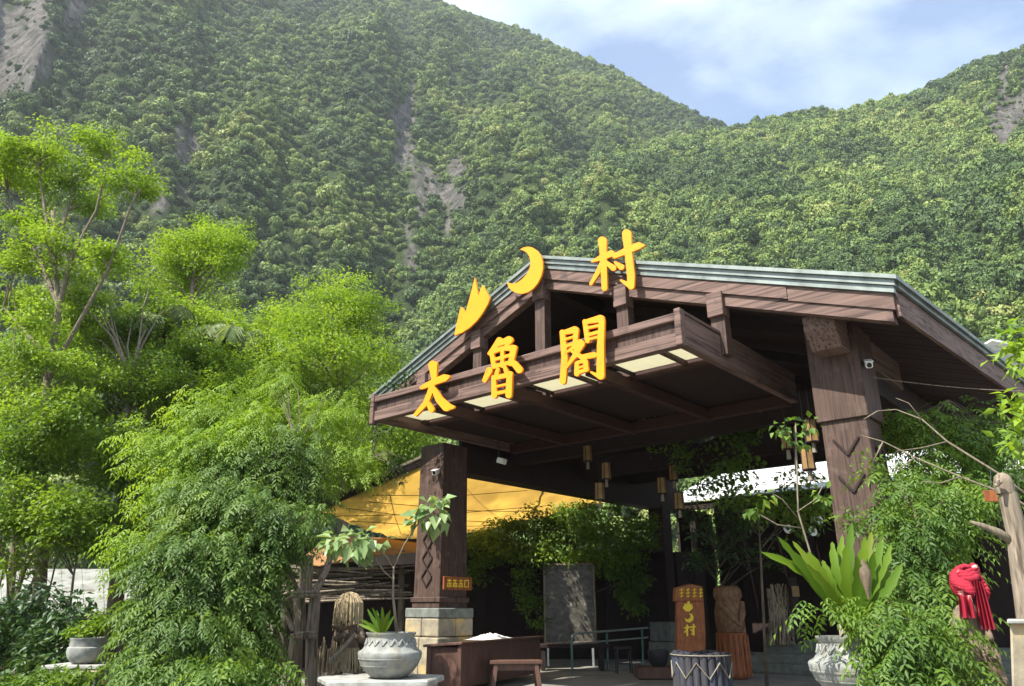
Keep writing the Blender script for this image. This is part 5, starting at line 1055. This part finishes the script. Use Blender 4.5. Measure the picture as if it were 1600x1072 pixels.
tree('eave_vine', 'leafy vine hanging below the right eave', [P(1480, 625, 12.5), P(1480, 660, 12.5)], .02, [(1410, 680, 12.5, 30, 40), (1460, 660, 12.6, 50, 34), (1520, 665, 12.8, 45, 36), (1560, 690, 12.8, 40, 40), (1490, 710, 12.4, 70, 30), (1440, 730, 12, 50, 25), (1560, 740, 12, 40, 35)], 130, .24, 9, .30, shrub, bark_m, 55, kind='pinnate', maxl=30, limb_r=.02, cat='vine', pairs=4)
tree('pillar_creeper', 'sparse twiggy creeper with small leaves in front of the right pillar', [P(1400, 850, 10.8), P(1380, 800, 10.8)], .02, [(1330, 815, 10.8, 50, 12), (1390, 760, 10.8, 30, 30), (1400, 810, 10.6, 40, 20), (1360, 730, 10.8, 22, 22)], 40, .2, 16, .09, shrub, bark_p, 56, maxl=24, limb_r=.02, cat='creeper')
# branch leaning in from the right with bare stems
bb_ = thing('bare_branches', 'two long bare pale branches leaning in from the right edge', 'branch', P(1640, 790, 8.5))
part('branch', bark_p, bb_, lambda m: m.tube(PT((1640, 800, 8.5), (1560, 740, 8.6), (1480, 690, 8.8), (1440, 655, 9), (1400, 640, 9.1), (1372, 642, 9.2)), [.016, .014, .012, .010, .007, .004], 6), smooth='all')
part('branch', bark_p, bb_, lambda m: m.tube(PT((1660, 830, 8.2), (1580, 775, 8.3), (1500, 745, 8.5), (1430, 715, 8.7), (1380, 690, 8.9), (1345, 680, 9)), [.016, .013, .011, .009, .006, .004], 6), smooth='all')
for pts in (((1480, 690, 8.8), (1440, 700, 8.8), (1400, 705, 8.8)), ((1500, 745, 8.5), (1470, 755, 8.5), (1440, 752, 8.5)), ((1430, 715, 8.7), (1400, 735, 8.7)), ((1440, 655, 9), (1420, 630, 9), (1400, 622, 9)), ((1380, 690, 8.9), (1365, 720, 8.9)), ((1372, 642, 9.2), (1350, 655, 9.2))):
    part('twig', bark_p, bb_, lambda m: m.tube(PT(*pts), [.010, .007, .004][:len(pts)], 5), smooth='all')
tree('edge_tree', 'bright leaf sprays reaching in at the right edge', [G(1660, 7, -.05), P(1660, 760, 7), P(1640, 600, 7)], .06, [(1592, 570, 7, 24, 30), (1598, 640, 7, 26, 36), (1602, 510, 7, 18, 22), (1590, 690, 7, 22, 18), (1640, 560, 7, 40, 90)], 34, .2, 20, .12, bright, bark_p, 57, maxl=16, limb_r=.02)
# carved post at the right edge
cp = thing('carved_post', 'pale weathered carved post with a head shaped top at the right edge', 'post', G(1590, 7.6, 0))
part('post', log_m, cp, lambda m: m.tube(PT((1612, 990, 7.6), (1598, 900, 7.6), (1588, 830, 7.6), (1578, 790, 7.6), (1575, 770, 7.6)), [.115, .105, .095, .09, .085], 9), smooth=True)
part('head', log_m, cp, lambda m: m.lathe(P(1568, 756, 7.6), [(.05, -.12), (.085, -.1), (.09, .0), (.07, .08), (.03, .11)], 12), smooth=True)
part('nose', log_m, cp, lambda m: m.tube(PT((1562, 752, 7.5), (1556, 760, 7.46)), [.03, .015], 6))
part('branch_arm', bark_p, cp, lambda m: m.tube(PT((1588, 850, 7.6), (1560, 832, 7.6), (1535, 822, 7.6), (1516, 815, 7.6)), [.05, .04, .03, .012], 7), smooth='all')
part('base', stone_y, cp, lambda m: m.prism([P(1578, 968, 7.4), P(1640, 968, 7.4), P(1645, 1085, 7.4), P(1582, 1085, 7.4)], norm(G(1580, 7.4))*.5), bevel=.02)
part('base_slab', slab_m, cp, lambda m: m.prism([P(1574, 968, 7.35), P(1650, 968, 7.35), P(1650, 975, 7.35), P(1574, 975, 7.35)], norm(G(1574, 7.35))*.6), bevel=.01)
sgn = thing('small_wood_sign', 'small orange wooden plaque hanging beside the carved post', 'sign', P(1548, 775, 8.6))
part('plaque', orange_wood, sgn, lambda m: m.box(P(1548, 775, 8.6), XA, (.075, .012, .065)), bevel=.004)
part('cord', black_p, sgn, lambda m: m.tube([P(1548, 766, 8.6), P(1548, 735, 8.6)], .005, 4))
# figure in red cloth
rfg = thing('draped_figure', 'dark carved figure wrapped in a red striped headcloth with a long tail', 'statue', G(1520, 8.6, 0)); RY = 8.6
J = {'pelvis': (P(1518, 1015, RY), .15), 'waist': (P(1516, 990, RY), .13), 'chest': (P(1514, 962, RY), (.17, .14)), 'neck': (P(1514, 940, RY), .07), 'head': (P(1512, 920, RY), .11), 'crown': (P(1514, 908, RY), .09),
     'sl': (P(1500, 955, RY-.1), .07), 'el': (P(1494, 985, RY-.2), .055), 'hl': (P(1508, 1000, RY-.35), .045), 'sr': (P(1530, 955, RY+.1), .07), 'er': (P(1538, 980, RY-.05), .055), 'hr': (P(1548, 1002, RY-.2), .045),
     'kl': (P(1520, 1030, RY-.35), .085), 'fl': (P(1510, 1066, RY-.35), .06), 'tl': (P(1500, 1072, RY-.5), .045), 'kr': (P(1552, 1035, RY-.3), .085), 'fr': (P(1566, 1066, RY-.3), .06), 'tr': (P(1572, 1073, RY-.45), .05)}
skin('body', J, [('pelvis', 'waist'), ('waist', 'chest'), ('chest', 'neck'), ('neck', 'head'), ('head', 'crown'), ('chest', 'sl'), ('sl', 'el'), ('el', 'hl'), ('chest', 'sr'), ('sr', 'er'), ('er', 'hr'), ('pelvis', 'kl'), ('kl', 'fl'), ('fl', 'tl'), ('pelvis', 'kr'), ('kr', 'fr'), ('fr', 'tr')], carve_m, rfg)
hc = P(1513, 914, RY)
def wrap(m):
    for k in range(10):                # folds of cloth wound round the head, open at the face
        tl = -.5+.11*k; ring = []
        for j in range(21):
            a = math.radians(-35+290*j/20) if k < 7 else 2*math.pi*j/20
            r = .155*math.cos(min(1.35, (.17*abs(k-3))))+.012*math.sin(3*a+k); ring.append(hc+np.array([r*math.cos(a), r*math.sin(a), -.11+.030*k+.04*math.sin(a+tl*2)+.008*math.sin(5*a+k)]))
        m.tube(ring, [.033+.008*math.sin(j*.9+k) for j in range(21)], 6)
part('headcloth', red_cloth, rfg, wrap, smooth='all')
def drape(x0, y0, x1, y1, w0, w1, d, nf):
    g = []
    for i in range(12):
        t = i/11; row = []
        for j in range(13):
            u = j/12-.5; x = x0*(1-t)+x1*t+u*(w0*(1-t)+w1*t); y = y0*(1-t)+y1*t-6*math.sin(math.pi*t)*(.3); row.append(P(x, y, RY+d+.05*math.sin(u*nf*6.28)))
        g.append(row)
    return g
part('cloth_tail', red_cloth, rfg, lambda m: m.sheet(drape(1527, 908, 1543, 984, 16, 26, -.14, 4)), smooth='all')
part('shoulder_cloth', red_cloth, rfg, lambda m: m.sheet(drape(1507, 930, 1513, 966, 20, 26, -.22, 2)), smooth='all')
part('seat_block', wood_dark, rfg, lambda m: m.box(G(1520, RY+.05, .28), XA, (.25, .25, .3)), bevel=.02)
# ------------------------------------------------------------------ haze in the valley air
hz_m = bpy.data.materials.new('valley_haze'); hz_m.use_nodes = True
def _hz():
    t = hz_m.node_tree; t.nodes.clear(); o = t.nodes.new('ShaderNodeOutputMaterial'); v = t.nodes.new('ShaderNodeVolumePrincipled')
    v.inputs['Color'].default_value = (.82, .90, 1.0, 1); v.inputs['Density'].default_value = 0.00018; v.inputs['Anisotropy'].default_value = 0.2
    t.links.new(v.outputs[0], o.inputs['Volume'])
_hz()
hb = MB(); hb.box((0, 380, 360), ((1, 0, 0), (0, 1, 0), (0, 0, 1)), (1700, 1300, 362)); ho = hb.build('haze', hz_m); ho['kind'] = 'stuff'; ho['label'] = 'thin pale blue haze filling the valley air'
